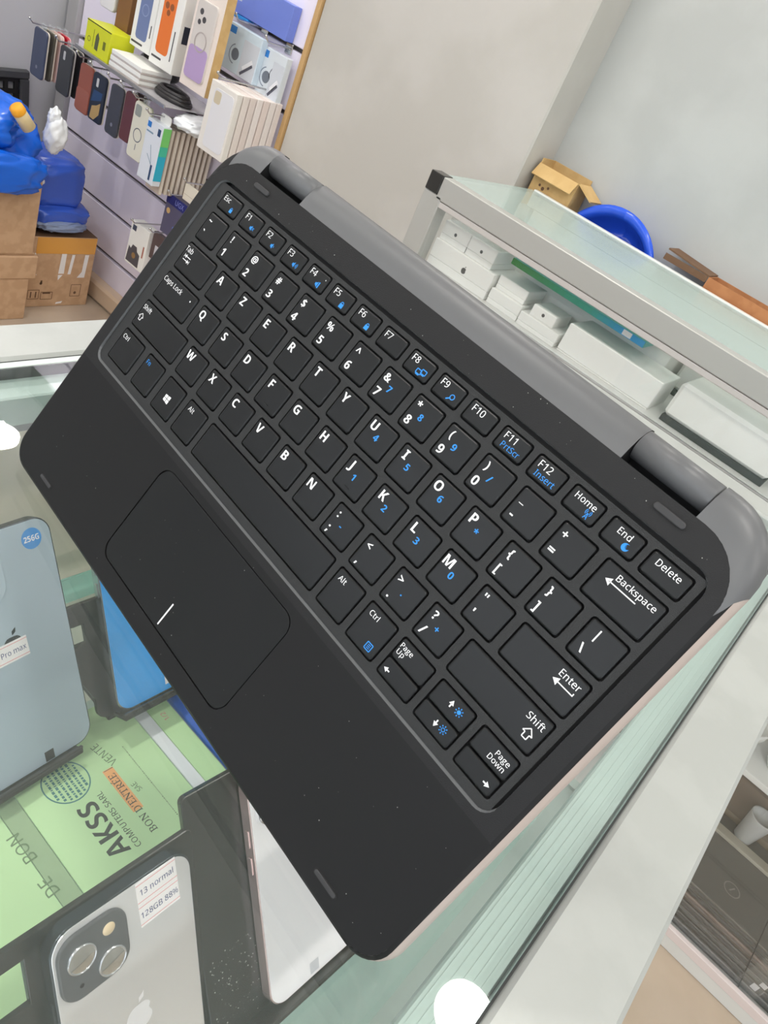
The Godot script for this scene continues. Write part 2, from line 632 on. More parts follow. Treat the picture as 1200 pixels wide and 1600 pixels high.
# ------------------------------------------------------------------ the glass counter in front
func build_counter() -> void:
	var t := thing("display_counter", "glass-topped display counter with white frame under the laptop", "counter", Vector3(0, FLOOR_Y, 0))
	var o := -FLOOR_Y
	var g := GLASS_Y + o            # height of the glass above the counter's foot
	var x0 := -0.95
	var x1 := 0.667
	# top frame
	part("frame_rail", box(Vector3(x0, g - 0.045, 0.1865), Vector3(x1, g + 0.001, 0.2275), 0.0025), M.frame, t)
	part("frame_rail", box(Vector3(x0, g - 0.045, -0.276), Vector3(x1, g + 0.001, -0.2365), 0.0025), M.frame, t)
	part("frame_rail", box(Vector3(x1 - 0.042, g - 0.045, -0.236), Vector3(x1, g + 0.001, 0.186), 0.0025), M.frame, t)
	part("frame_rail", box(Vector3(x0, g - 0.045, -0.236), Vector3(x0 + 0.042, g + 0.001, 0.186), 0.0025), M.frame, t)
	part("gasket", box(Vector3(x0 + 0.042, g - 0.0085, 0.1853), Vector3(x1 - 0.042, g - 0.0012, 0.1864)), mat(c8(128, 148, 146), 0.4), t)
	part("gasket", box(Vector3(x0 + 0.042, g - 0.0011, 0.1855), Vector3(x1 - 0.042, g - 0.0004, 0.1864)), M.dark_gap, t)
	part("gasket", box(Vector3(x0 + 0.042, g - 0.0085, -0.2364), Vector3(x1 - 0.042, g - 0.0008, -0.2352)), M.dark_gap, t)
	part("glass_seat", box(Vector3(x0 + 0.042, g - 0.0085, -0.2351), Vector3(x1 - 0.042, g - 0.0004, -0.2296), 0.0004), mat(c8(204, 216, 211), 0.3), t)
	part("gasket", box(Vector3(x0 + 0.042, g - 0.0085, -0.2295), Vector3(x1 - 0.042, g - 0.0008, -0.2285)), M.dark_gap, t)
	# ledges that carry the glass
	var led := part("glass_ledge", box(Vector3(x0 + 0.042, g - 0.03, 0.165), Vector3(x1 - 0.042, g - 0.0085, 0.1852), 0.001), M.ledge, t)
	led.set_meta("label", "brushed aluminium ledge below the glass edge")
	for i in 5:
		part("ridge", box(Vector3(x0 + 0.042, g - 0.0085, 0.1675 + i * 0.0034), Vector3(x1 - 0.042, g - 0.0079, 0.1685 + i * 0.0034)), M.ledge, led)
	part("glass_ledge", box(Vector3(x0 + 0.042, g - 0.03, -0.2345), Vector3(x1 - 0.042, g - 0.0085, -0.21), 0.001), M.ledge, t)
	part("glass_ledge", box(Vector3(x1 - 0.06, g - 0.03, -0.21), Vector3(x1 - 0.042, g - 0.0085, 0.165), 0.001), M.ledge, t)
	part("top_glass", box(Vector3(x0 + 0.042, g - 0.0078, -0.2285), Vector3(x1 - 0.042, g, 0.1851)), M.pane, t)
	# sliding back: track and cream doors
	part("door_track", box(Vector3(x0, g - 0.042, -0.2346), Vector3(x1, g - 0.0305, -0.2285), 0.001), M.track, t)
	part("door_track", box(Vector3(x0, g - 0.054, -0.2385), Vector3(x1, g - 0.0425, -0.2325), 0.001), mat(c8(150, 150, 152), 0.35, 0.4), t)
	part("sliding_door", box(Vector3(x0, o - 0.2, -0.247), Vector3(0.667, g - 0.0545, -0.24), 0.001), M.cream, t)
	part("sliding_door", box(Vector3(x0, o - 0.46, -0.252), Vector3(0.667, o - 0.2005, -0.2485), 0.001), M.cream, t)
	# shelf of green glass, deck below, posts and lower body
	var sh := part("glass_shelf", box(Vector3(x0 + 0.04, o - 0.2345, -0.2355), Vector3(x1 - 0.045, o - 0.2265, 0.165)), M.pane_green, t)
	part("polished_edge", box(Vector3(x0 + 0.04, o - 0.2345, -0.2375), Vector3(x1 - 0.045, o - 0.2263, -0.2356), 0.0005), M.glass_edge, sh)
	part("shelf_strip", box(Vector3(x0 + 0.04, o - 0.2264, -0.2345), Vector3(x1 - 0.045, o - 0.2256, -0.212), 0.0003), M.glass_edge, sh)
	part("inner_deck", box(Vector3(x0, o - 0.47, -0.25), Vector3(x1, o - 0.455, 0.2)), mat(c8(178, 194, 188), 0.4), t)
	for px in [x0, x1 - 0.04]:
		for pz in [-0.276, 0.1875]:
			part("post", box(Vector3(px, 0.0, pz), Vector3(px + 0.04, g - 0.0455, pz + 0.04), 0.002), M.frame, t)
	part("side_glass", box(Vector3(x0 + 0.041, o - 0.455, 0.205), Vector3(x1 - 0.041, g - 0.046, 0.211)), M.pane, t)
	part("end_glass", box(Vector3(x1 - 0.022, o - 0.455, -0.235), Vector3(x1 - 0.016, g - 0.046, 0.187)), M.pane, t)
	part("cabinet_body", box(Vector3(x0 + 0.001, 0.06, -0.26), Vector3(x1 - 0.005, o - 0.4705, 0.22), 0.002), M.white_paint, t)
	part("plinth", box(Vector3(x0 + 0.02, 0.0, -0.245), Vector3(x1 - 0.041, 0.0595, 0.18)), M.dark_gap, t)

# ------------------------------------------------------------------ the laptop
func build_laptop() -> void:
	var lx := Vector3(-0.1256565, 0.00194183, 0.99207191)
	var lz := Vector3(-0.42712904, -0.9026749, -0.0523336)
	var ly := -Vector3(0.89541679, -0.43031878, 0.11425638)
	var bl := Basis(lx, ly, lz)
	var at := Vector3(0.0814916, 0.13818035, -0.11821963)
	var t := thing("laptop", "black convertible laptop standing like a tent on the glass counter", "laptop", at, bl)
	# --- body shell
	var mids := [0.22 * U, 1.87 * U, 11.6 * U, 13.22 * U]
	var nseg := 8
	# x inset at left/right, rear z, front z, y
	var prof := [[-1.16, 14.46, -1.80, 8.00, 0.0, 1.05, 0.62], [-1.21, 14.51, -2.02, 8.05, -0.0005, 1.10, 0.66], [-1.235, 14.545, -2.24, 8.09, -0.0014, 1.13, 0.68], [-1.27, 14.61, -2.42, 8.11, -0.0034, 1.17, 0.72], [-1.30, 14.655, -2.53, 8.115, -0.0060, 1.20, 0.75], [-1.28, 14.64, -2.55, 8.10, -0.0088, 1.18, 0.74], [-1.02, 14.34, -2.35, 7.98, -0.0112, 1.0, 0.58]]
	var rings := []
	for p in prof:
		rings.append(ring3(rrect(p[0] * U, p[2] * U, p[1] * U, p[3] * U, [p[5] * U, p[5] * U, p[6] * U, p[6] * U], nseg, mids), p[4]))
	var s0 := nseg + 1
	var rear := []
	var round_side := []
	for i in rings[0].size():
		if i >= 4 and i <= 20:
			rear.append(i)
		else:
			round_side.append(i)
	var st := begin()
	add_loft(st, rings.slice(0, 7), round_side + [s0, s0 + 2])
	part("body_shell", finish(st), M.shell, t)
	st = begin()
	add_loft(st, rings.slice(0, 3), rear)
	part("deck_edge", finish(st), M.palm, t)
	st = begin()
	add_loft(st, rings.slice(2, 7), rear)
	part("lower_side", finish(st), M.side, t)
	st = begin()
	add_cap(st, rings[6], Vector3.DOWN)
	for s in [0, 2]:
		var xa: float = mids[s]
		var xb: float = mids[s + 1]
		# recess behind the deck for the hinge
		face(st, [Vector3(xa, 0, -1.80 * U), Vector3(xb, 0, -1.80 * U), Vector3(xb, -0.0112, -1.80 * U), Vector3(xa, -0.0112, -1.80 * U)], Vector3(0, 0, -1))
		face(st, [Vector3(xa, -0.0112, -1.80 * U), Vector3(xb, -0.0112, -1.80 * U), Vector3(xb, -0.0112, -2.35 * U), Vector3(xa, -0.0112, -2.35 * U)], Vector3.UP)
		for e in [[xa, 1.0], [xb, -1.0]]:
			var q := []
			for p in prof:
				q.append(Vector3(e[0], p[4], p[2] * U))
			q.append(Vector3(e[0], -0.0112, -1.80 * U))
			face(st, q, Vector3(e[1], 0, 0))
	part("hinge_recess", st.commit(), M.black, t)
	# --- deck: rear field around the keyboard well, palm rest around the touchpad
	var split := 4.62
	var rr4 := [1.05 * U, 1.05 * U, 0.0001, 0.0001]
	var well := [-0.80, -1.21, 14.15, 4.43]
	var wr := 0.34 * U
	st = begin()
	var dk := ring3(rrect(-1.16 * U, -1.80 * U, 14.46 * U, split * U, rr4, 6), 0.0)
	var w0 := ring3(rrect(well[0] * U, well[1] * U, well[2] * U, well[3] * U, [wr, wr, wr, wr], 6), 0.0)
	add_flat_loft(st, dk, w0)
	part("deck", st.commit(), M.deck, t)
	st = begin()
	var w1 := ring3(rrect((well[0] + 0.014) * U, (well[1] + 0.014) * U, (well[2] - 0.014) * U, (well[3] - 0.05) * U, [wr, wr, wr, wr], 6), -0.0013)
	add_flat_walls(st, w0, w1)
	part("well_bevel", st.commit(), mat(c8(98, 100, 102), 0.24), t)
	st = begin()
	var pr := 0.62 * U
	var pd := [3.47, 4.80, 8.84, 7.56]
	var pq := 0.36 * U
	var palm := ring3(rrect(-1.16 * U, split * U, 14.46 * U, 8.0 * U, [0.0001, 0.0001, pr, pr], 6), 0.0)
	var ph := ring3(rrect(pd[0] * U, pd[1] * U, pd[2] * U, pd[3] * U, [pq, pq, pq, pq], 6), 0.0)
	add_flat_loft(st, palm, ph)
	var pl := ring3(rrect(pd[0] * U, pd[1] * U, pd[2] * U, pd[3] * U, [pq, pq, pq, pq], 6), -0.0012)
	add_flat_walls(st, ph, pl)
	add_cap(st, pl, Vector3.UP)
	part("palm_rest", st.commit(), M.palm, t)
	var g := 0.022
	var tp := part("touchpad", plate((pd[0] + g) * U, (pd[1] + g) * U, (pd[2] - g) * U, (pd[3] - g) * U, pq, -0.0011, -0.0001, 0.0003, 6), mat(c8(27, 28, 29), 0.44, 0.0, 0.33), t)
	part("button_mark", print_mesh([rect2(6.135 * U, 6.82 * U, 6.175 * U, 7.44 * U)], 0.00005), M.legend, tp)
	# --- rubber bumpers
	for b in [[0.30, -1.60, 0.90, -1.47], [12.56, -1.62, 13.22, -1.48], [0.27, 7.66, 0.83, 7.76], [12.55, 7.62, 13.19, 7.73]]:
		var rb := part("bumper", plate(b[0] * U, b[1] * U, b[2] * U, b[3] * U, (b[3] - b[1]) * U * 0.5, -0.0002, 0.0007, 0.0004, 6), M.rubber, t)
		part("bumper_seat", plate((b[0] - 0.025) * U, (b[1] - 0.025) * U, (b[2] + 0.025) * U, (b[3] + 0.025) * U, (b[3] - b[1] + 0.05) * U * 0.5, -0.0003, 0.00012, 0.0, 6), M.black, rb)
	# --- little things on the visible side: light bar, screw, vent line
	part("status_light", box(Vector3(14.50 * U, -0.0045, 6.62 * U), Vector3(14.575 * U, -0.002, 6.80 * U), 0.0004), M.white_paint, t)
	for p in [[14.53, 7.12, 0.0016], [14.53, 2.02, 0.0007]]:
		part("side_port", plate(-p[2], -0.0008, p[2], 0.0008, 0.0006, -0.0006, 0.0003, 0.0, 4), M.black, t, Vector3(p[0] * U + 0.0003, -0.0072, p[1] * U), Basis(Vector3(0, 0, 1), Vector3(1, 0, 0), Vector3(0, 1, 0)))
	part("side_seam", box(Vector3(14.50 * U, -0.0078, -0.2 * U), Vector3(14.565 * U, -0.0074, 1.2 * U)), M.dark_gap, t)
	dust(t, 46, -1.0 * U, 14.2 * U, 4.7 * U, 7.9 * U, 0.00006, 5)
	dust(t, 30, -0.6 * U, 14.0 * U, -1.75 * U, -1.25 * U, 0.00006, 6)
	build_keyboard(t)
	build_lid(t, bl)
	var ez := thing("desk_easel", "small black easel propping the laptop from behind", "easel", Vector3(0.17, GLASS_Y, 0.0))
	for zz in [-0.07, 0.04]:
		part("leg", tube([Vector3(-0.061, 0.1, zz), Vector3(0.0, 0.0025, zz)], 0.0022, 8), M.black, ez)
		part("foot", tube([Vector3(-0.11, 0.0022, zz), Vector3(0.012, 0.0022, zz)], 0.002, 8), M.black, ez)
	part("cross_bar", tube([Vector3(-0.061, 0.1, -0.072), Vector3(-0.061, 0.1, 0.042)], 0.002, 8), M.black, ez)

# specks of pale dust lying on a surface of the thing
func dust(t: Node3D, n: int, x0: float, x1: float, z0: float, z1: float, y: float, sd: int, big := 1.0) -> void:
	var rng := RandomNumberGenerator.new()
	rng.seed = sd
	var polys := []
	for i in n:
		var r := (0.00008 + 0.00016 * pow(rng.randf(), 3.0)) * big
		polys.append(disc2(rng.randf_range(x0, x1), rng.randf_range(z0, z1), r, 5))
	var o := part("dust", print_mesh(polys, y), mat(c8(168, 168, 164), 0.9), t)
	o.set_meta("kind", "stuff")

# strip between two nested outlines in one plane
func add_flat_loft(st: SurfaceTool, a: PackedVector3Array, b: PackedVector3Array) -> void:
	for i in a.size():
		var k := (i + 1) % a.size()
		face(st, [a[i], a[k], b[k]], Vector3.UP)
		face(st, [a[i], b[k], b[i]], Vector3.UP)

func add_flat_walls(st: SurfaceTool, a: PackedVector3Array, b: PackedVector3Array) -> void:
	var c := Vector3.ZERO
	for p in a:
		c += p / a.size()
	for i in a.size():
		var k := (i + 1) % a.size()
		if a[i].distance_to(a[k]) < 1e-6:
			continue
		var h := c - (a[i] + a[k]) / 2
		var n := (a[k] - a[i]).cross(b[i] - a[i])
		face(st, [a[i], a[k], b[k], b[i]], n if n.dot(h) > 0 else -n)

# rows: [z0, z1, [[x0, x1, kind], ...]]
func build_keyboard(t: Node3D) -> void:
	var kw := 0.375
	var rows := []
	var fn := [[-0.38, 0.36]]
	for i in 14:
		fn.append([0.605 + i * 0.8935, 0.605 + i * 0.8935 + 0.685])
	fn.append([13.10, 13.90])
	rows.append([-0.98, -0.55, fn])
	var r1 := []
	for i in 13:
		r1.append([i - kw, i + kw])
	r1.append([12.62, 13.90])
	rows.append([-0.362, 0.362, r1])
	var r2 := [[-0.375, 0.86]]
	for i in 12:
		r2.append([1.49 + i - kw, 1.49 + i + kw])
	r2.append([13.12, 13.90])
	rows.append([0.549, 1.273, r2])
	var r3 := [[-0.38, 1.06]]
	for i in 11:
		r3.append([1.688 + i - kw, 1.688 + i + kw])
	r3.append([12.31, 13.89])
	rows.append([1.46, 2.184, r3])
	var r4 := [[-0.40, 1.57]]
	for i in 10:
		r4.append([2.19 + i - kw, 2.19 + i + kw])
	r4.append([11.80, 13.89])
	rows.append([2.371, 3.095, r4])
	rows.append([3.29, 4.15, [[-0.42, 0.53], [0.81, 1.56], [1.83, 2.59], [2.83, 3.57], [3.80, 8.57], [8.80, 9.57], [9.80, 10.59], [10.81, 11.68], [11.90, 12.80], [13.02, 13.90]]])
	# tray with an opening around each key
	var y := -0.0009
	var gap := 0.034
	var st := begin()
	var x0 := -0.752
	var x1 := 14.075
	var zb := [-1.115, -0.456, 0.4555, 1.3665, 2.2775, 3.1925, 4.38]
	for r in rows.size():
		var ks: Array = rows[r][2]
		for k in ks.size():
			var ca: float = x0 if k == 0 else (ks[k - 1][1] + ks[k][0]) / 2
			var cb: float = x1 if k == ks.size() - 1 else (ks[k][1] + ks[k + 1][0]) / 2
			var kr := 0.075 * U
			var cell := ring3(rrect(ca * U, zb[r] * U, cb * U, zb[r + 1] * U, [0.00001, 0.00001, 0.00001, 0.00001], 3), y)
			var ap := ring3(rrect((ks[k][0] - gap) * U, (rows[r][0] - gap) * U, (ks[k][1] + gap) * U, (rows[r][1] + gap) * U, [kr, kr, kr, kr], 3), y)
			var dp := ring3(rrect((ks[k][0] - gap) * U, (rows[r][0] - gap) * U, (ks[k][1] + gap) * U, (rows[r][1] + gap) * U, [kr, kr, kr, kr], 3), y - 0.003)
			add_flat_loft(st, cell, ap)
			add_flat_walls(st, ap, dp)
	part("keyboard_tray", st.commit(), M.tray, t)
	part("tray_floor", box(Vector3(-0.79 * U, y - 0.0038, -1.2 * U), Vector3(14.14 * U, y - 0.0029, 4.375 * U)), M.black, t)
	# caps
	var names_of := [
		["Esc", "F1", "F2", "F3", "F4", "F5", "F6", "F7", "F8", "F9", "F10", "F11", "F12", "Home", "End", "Delete"],
		["~|`", "!|1", "@|2", "#|3", "$|4", "%|5", "^|6", "&|7|7", "*|8|8", "(|9|9", ")|0|/", "_|-", "+|=", "Backspace"],
		["Tab", "A", "Z", "E", "R", "T", "Y", "U||4", "I||5", "O||6", "P||*", "{|[", "}|]", "||\\"],
		["Caps Lock", "Q", "S", "D", "F", "G", "H", "J||1", "K||2", "L||3", "M||0", "\"|'", "Enter"],
		["Shift", "W", "X", "C", "V", "B", "N", ":|;|-", "<|,", ">|.|.", "?|/|+", "ShiftR"],
		["Ctrl", "Fn", "Win", "Alt", "Space", "Alt", "Ctrl2", "PgUp", "UpDn", "PgDn"]]
	for r in rows.size():
		var ks: Array = rows[r][2]
		for k in ks.size():
			var cx: float = (ks[k][0] + ks[k][1]) / 2
			var cz: float = (rows[r][0] + rows[r][1]) / 2
			var w: float = ks[k][1] - ks[k][0]
			var h: float = rows[r][1] - rows[r][0]
			var nm: String = names_of[r][k]
			if nm in ["PgUp", "UpDn", "PgDn"]:
				var zs := 3.752
				for half in 2:
					var za: float = rows[r][0] if half == 0 else zs + 0.016
					var zz: float = zs - 0.016 if half == 0 else rows[r][1]
					var c := key_cap(t, cx, (za + zz) / 2, w, zz - za)
					arrow_legend(c, nm, half, cx, (za + zz) / 2)
			else:
				var c := key_cap(t, cx, cz, w, h)
				key_legend(c, nm, r, w, h)

func key_cap(t: Node3D, cx: float, cz: float, w: float, h: float) -> MeshInstance3D:
	var id := "key_%.3f_%.3f" % [w, h]
	if not cube_cache.has(id):
		cube_cache[id] = plate(-w / 2 * U, -h / 2 * U, w / 2 * U, h / 2 * U, 0.06 * U, -0.0022, 0.0, 0.0006, 3)
	return part("key", cube_cache[id], M.key, t, Vector3(cx * U, -0.0004, cz * U))

const LEG_Y := 0.00004

func leg(c: Node, s: String, cap: float, x: float, z: float, blue := false, sq := 1.0) -> void:
	var one := s.length() == 1
	lettering(s, cap * U * (1.14 if one else 1.02), c, M.legend_blue if blue else M.legend, Vector3(x * U, LEG_Y, z * U), "legend", bold if one else sans, Basis.IDENTITY, (1.1 if one else 1.06) * sq)

func icon(c: Node, polys: Array, x: float, z: float, blue := true, s := 1.0) -> void:
	part("legend_icon", print_mesh(polys, LEG_Y, U * s, Vector2(x, z) * U), M.legend_blue if blue else M.legend, c)

func lock_icon() -> Array:
	var o := [rect2(-0.045, -0.01, 0.045, 0.07)]
	o.append_array(ring2(0, -0.012, 0.03, 0.014, 8, PI, TAU))
	return o

func speaker_icon(waves: int) -> Array:
	var o := [PackedVector2Array([Vector2(-0.06, -0.022), Vector2(-0.03, -0.022), Vector2(0.005, -0.055), Vector2(0.005, 0.055), Vector2(-0.03, 0.022), Vector2(-0.06, 0.022)])]
	for i in waves:
		o.append_array(ring2(0.005, 0, 0.03 + i * 0.025, 0.011, 5, -0.7, 0.7))
	return o

func sun_icon(full: bool) -> Array:
	var o := [disc2(0, 0, 0.042, 12)] if full else ring2(0, 0, 0.036, 0.014, 12)
	for i in 8:
		var d := Vector2(cos(TAU * i / 8), sin(TAU * i / 8))
		o.append(bar2(d * 0.06, d * 0.088, 0.02))
	return o

func arrow_poly(d: Vector2, l: float, w: float, head: float) -> Array:
	var n := d.orthogonal()
	return [bar2(-d * l / 2, d * (l / 2 - head * 0.6), w), PackedVector2Array([d * l / 2, d * (l / 2 - head) + n * head * 0.62, d * (l / 2 - head) - n * head * 0.62])]

func shift_icon() -> Array:
	var p := [Vector2(0, -0.10), Vector2(0.095, 0.0), Vector2(0.045, 0.0), Vector2(0.045, 0.085), Vector2(-0.045, 0.085), Vector2(-0.045, 0.0), Vector2(-0.095, 0.0)]
	var o := []
	for i in p.size():
		o.append(bar2(p[i], p[(i + 1) % p.size()], 0.018))
	return o

func key_legend(c: Node, nm: String, row: int, w: float, h: float) -> void:
	match nm:
		"Space":
			return
		"Backspace":
			leg(c, nm, 0.12, 0.10, -0.216)
			icon(c, arrow_poly(Vector2(-1, 0), 0.66, 0.022, 0.12), -0.126, -0.075, false)
			return
		"Tab":
			leg(c, nm, 0.13, -w / 2 + 0.17, -0.2)
			icon(c, arrow_poly(Vector2(-1, 0), 0.26, 0.02, 0.08) + [rect2(-0.145, -0.045, -0.13, 0.045)], -w / 2 + 0.26, -0.03, false)
			icon(c, arrow_poly(Vector2(1, 0), 0.26, 0.02, 0.08) + [rect2(0.13, -0.045, 0.145, 0.045)], -w / 2 + 0.26, 0.07, false)
			return
		"Caps Lock":
			leg(c, nm, 0.125, -w / 2 + 0.42, -0.185)
			icon(c, [disc2(0, 0, 0.022, 10)], w / 2 - 0.19, -0.18, false)
			return
		"Shift":
			leg(c, nm, 0.12, -w / 2 + 0.21, -0.19)
			icon(c, shift_icon(), -w / 2 + 0.17, 0.08, false)
			return
		"ShiftR":
			leg(c, "Shift", 0.13, w / 2 - 0.28, -0.18)
			icon(c, shift_icon(), w / 2 - 0.25, 0.08, false, 1.15)
			return
		"Enter":
			leg(c, nm, 0.13, w / 2 - 0.34, -0.2)
			icon(c, arrow_poly(Vector2(-1, 0), 0.46, 0.022, 0.12) + [rect2(0.21, -0.05, 0.232, 0.011)], w / 2 - 0.36, -0.03, false)
			return
		"Win":
			var o := []
			for k in [[-1, -1], [1, -1], [1, 1], [-1, 1]]:
				var q := PackedVector2Array()
				for v in rect2(min(0.008 * k[0], 0.105 * k[0]), min(0.008 * k[1], 0.1 * k[1]), max(0.008 * k[0], 0.105 * k[0]), max(0.008 * k[1], 0.1 * k[1])):
					q.append(Vector2(v.x, v.y * (0.9 + v.x * 1.2)))
				o.append(q)
			icon(c, o, -0.02, 0.02, false)
			return
		"Ctrl2":
			leg(c, "Ctrl", 0.115, -0.145, -0.265)
			var o := []
			var q := rect2(-0.075, -0.075, 0.075, 0.075)
			for i in 4:
				o.append(bar2(q[i], q[(i + 1) % 4], 0.02))
			for i in 3:
				o.append(rect2(-0.04, -0.042 + i * 0.035, 0.04, -0.028 + i * 0.035))
			icon(c, o, 0.18, 0.25)
			return
		"Fn":
			leg(c, nm, 0.115, -0.215, -0.25, true)
			return
		"Ctrl", "Alt":
			leg(c, nm, 0.115, -w / 2 + 0.21, -0.26)
			return
		"||\\":
			leg(c, "|", 0.15, -0.14, -0.17)
			leg(c, "\\", 0.15, -0.2, 0.17)
			return
	if row == 0:
		var wide := nm in ["Home", "End", "Delete"]
		leg(c, nm, 0.12 if wide else (0.125 if nm == "Esc" else 0.14), (-0.01 if wide else (-0.10 if nm in ["F10", "F11", "F12"] else -0.175)), -0.082)
		match nm:
			"Esc":
				icon(c, lock_icon(), 0.15, 0.07, true, 1.1)
			"F1":
				icon(c, speaker_icon(0) + [bar2(Vector2(0.02, -0.03), Vector2(0.07, 0.03), 0.012), bar2(Vector2(0.02, 0.03), Vector2(0.07, -0.03), 0.012)], 0.12, 0.085, true, 1.2)
			"F2":
				icon(c, speaker_icon(1), 0.12, 0.085, true, 1.2)
			"F3":
				icon(c, speaker_icon(3), 0.12, 0.085, true, 1.2)
			"F4":
				icon(c, speaker_icon(0) + [bar2(Vector2(0.035, 0.06), Vector2(0.035, -0.06), 0.03)], 0.12, 0.085, true, 1.2)
				icon(c, [disc2(0, 0, 0.014, 8)], 0.255, -0.1, false)
			"F5", "F6":
				icon(c, lock_icon(), 0.13, 0.07, true, 1.25)
			"F8":
				var o := []
				for k in [Vector2(-0.05, 0.02), Vector2(0.05, -0.02)]:
					var q := rect2(k.x - 0.055, k.y - 0.045, k.x + 0.055, k.y + 0.035)
					for i in 4:
						o.append(bar2(q[i], q[(i + 1) % 4], 0.018))
					o.append(rect2(k.x - 0.04, k.y + 0.045, k.x + 0.04, k.y + 0.062))
				icon(c, o, 0.12, 0.075, true, 1.15)
			"F9":
				icon(c, ring2(0.02, -0.02, 0.045, 0.018, 12) + [bar2(Vector2(-0.015, 0.015), Vector2(-0.075, 0.065), 0.024)], 0.13, 0.075, true, 1.15)
			"F11":
				leg(c, "PrtScr", 0.115, 0.02, 0.098, true)
			"F12":
				leg(c, "Insert", 0.118, 0.02, 0.098, true)
			"Home":
				var o := [bar2(Vector2(0, -0.03), Vector2(-0.03, 0.08), 0.013), bar2(Vector2(0, -0.03), Vector2(0.03, 0.08), 0.013), bar2(Vector2(-0.02, 0.045), Vector2(0.02, 0.045), 0.012)]
				for i in 2:
					o.append_array(ring2(0, -0.04, 0.03 + 0.026 * i, 0.012, 5, -0.9, 0.9))
					o.append_array(ring2(0, -0.04, 0.03 + 0.026 * i, 0.012, 5, PI - 0.9, PI + 0.9))
				icon(c, o, 0.16, 0.085, true, 1.1)
			"End":
				var q := PackedVector2Array()
				for i in 13:
					var a := 0.5 + i * (TAU - 1.9) / 12.0
					q.append(Vector2(cos(a), sin(a)) * 0.065)
				for i in 9:
					var a := 0.5 + (TAU - 1.9) - i * (TAU - 1.9) / 8.0
					q.append(Vector2(0.03, -0.022) + Vector2(cos(a), sin(a)) * 0.044)
				icon(c, [q], 0.14, 0.085, true, 1.15)
		return
	var p := nm.split("|")
	if p.size() == 1 or p[1] == "":
		leg(c, p[0], 0.178, -0.215, -0.172)
	else:
		leg(c, p[0], 0.15, -0.22, -0.172)
		leg(c, p[1], 0.165, -0.225, 0.188)
	if p.size() == 3:
		leg(c, p[2], 0.125, -0.01, 0.0, true)
	if nm == "F" or nm.begins_with("J"):
		part("tactile_bar", plate(-0.07 * U, 0.235 * U, 0.07 * U, 0.255 * U, 0.008 * U, 0.0, 0.0003, 0.0001, 2), M.key, c)

func arrow_legend(c: Node, nm: String, half: int, cx: float, cz: float) -> void:
	var L := 0.15
	match [nm, half]:
		["PgUp", 0]:
			leg(c, "Page", 0.105, 11.01 - cx, 3.43 - cz)
			leg(c, "Up", 0.105, 10.955 - cx, 3.57 - cz)
		["PgUp", 1]:
			icon(c, arrow_poly(Vector2(-1, 0), L, 0.03, 0.09), 10.96 - cx, 3.99 - cz, false)
		["UpDn", 0]:
			icon(c, arrow_poly(Vector2(0, -1), L, 0.03, 0.09), 12.33 - cx, 3.475 - cz, false)
			icon(c, sun_icon(true), 12.535 - cx, 3.485 - cz)
		["UpDn", 1]:
			icon(c, arrow_poly(Vector2(0, 1), L, 0.03, 0.09), 12.35 - cx, 3.95 - cz, false)
			icon(c, sun_icon(false), 12.535 - cx, 3.93 - cz)
		["PgDn", 0]:
			leg(c, "Page", 0.105, 13.64 - cx, 3.45 - cz)
			leg(c, "Down", 0.105, 13.60 - cx, 3.59 - cz)
		["PgDn", 1]:
			icon(c, arrow_poly(Vector2(1, 0), L, 0.03, 0.09), 13.73 - cx, 3.985 - cz, false)

func build_lid(t: Node3D, bl: Basis) -> void:
	# the lid is folded right round and lies against the underside of the base
	var lid := Node3D.new()
	lid.name = "lid"
	t.add_child(lid)
	lid.position = Vector3(6.65 * U, -0.0062, -2.22 * U)
	var len := 9.93 * U
	var hw := 7.9 * U
	part("lid_cover", plate(-hw, -0.004, hw, len, 0.014, -0.0145, -0.0062, 0.001, 6, 0.0018), M.shell, lid)
	part("screen_panel", box(Vector3(-hw + 0.012, -0.0151, 0.012), Vector3(hw - 0.012, -0.0146, len - 0.012)), M.screen, lid)
	for xs in [[0.25, 1.84], [11.63, 13.19]]:
		part("hinge_barrel", tube([Vector3((xs[0] - 6.65) * U, 0, 0), Vector3((xs[1] - 6.65) * U, 0, 0)], 0.0056, 20), M.shell, lid)
		part("hinge_arm", box(Vector3((xs[0] - 6.65) * U, -0.0125, -0.0035), Vector3((xs[1] - 6.65) * U, 0.0, 0.0035), 0.001), M.shell, lid)

# ------------------------------------------------------------------ phones on their stands
func lean(psi: float, th: float) -> Basis:      # x across, y out of the phone's back, z down its length
	var a := Vector3(cos(psi), 0, sin(psi))
	var b := Vector3(sin(psi), 0, -cos(psi)) * cos(th) + Vector3.UP * sin(th)
	return Basis(a, a.cross(b), -b)

# origin: upper left corner of the phone's back
func phone(label: String, w: float, l: float, back: Material, rim: Material, at: Vector3, bs: Basis) -> Node3D:
	var t := thing("smartphone", label, "phone", at, bs, "phones leaning on stands in the counter")
	part("frame", plate(0, 0, w, l, 0.0115, -0.0076, -0.0003, 0.0006, 7, 0.0006), rim, t)
	part("back_glass", plate(0.0009, 0.0009, w - 0.0009, l - 0.0009, 0.0107, -0.0015, 0.0, 0.00025, 7), back, t)
	for k in [[0.034, 0.044], [0.05, 0.06]]:
		part("side_button", box(Vector3(-0.0006, -0.005, k[0]), Vector3(0.0003, -0.0026, k[1]), 0.0002), rim, t)
	return t

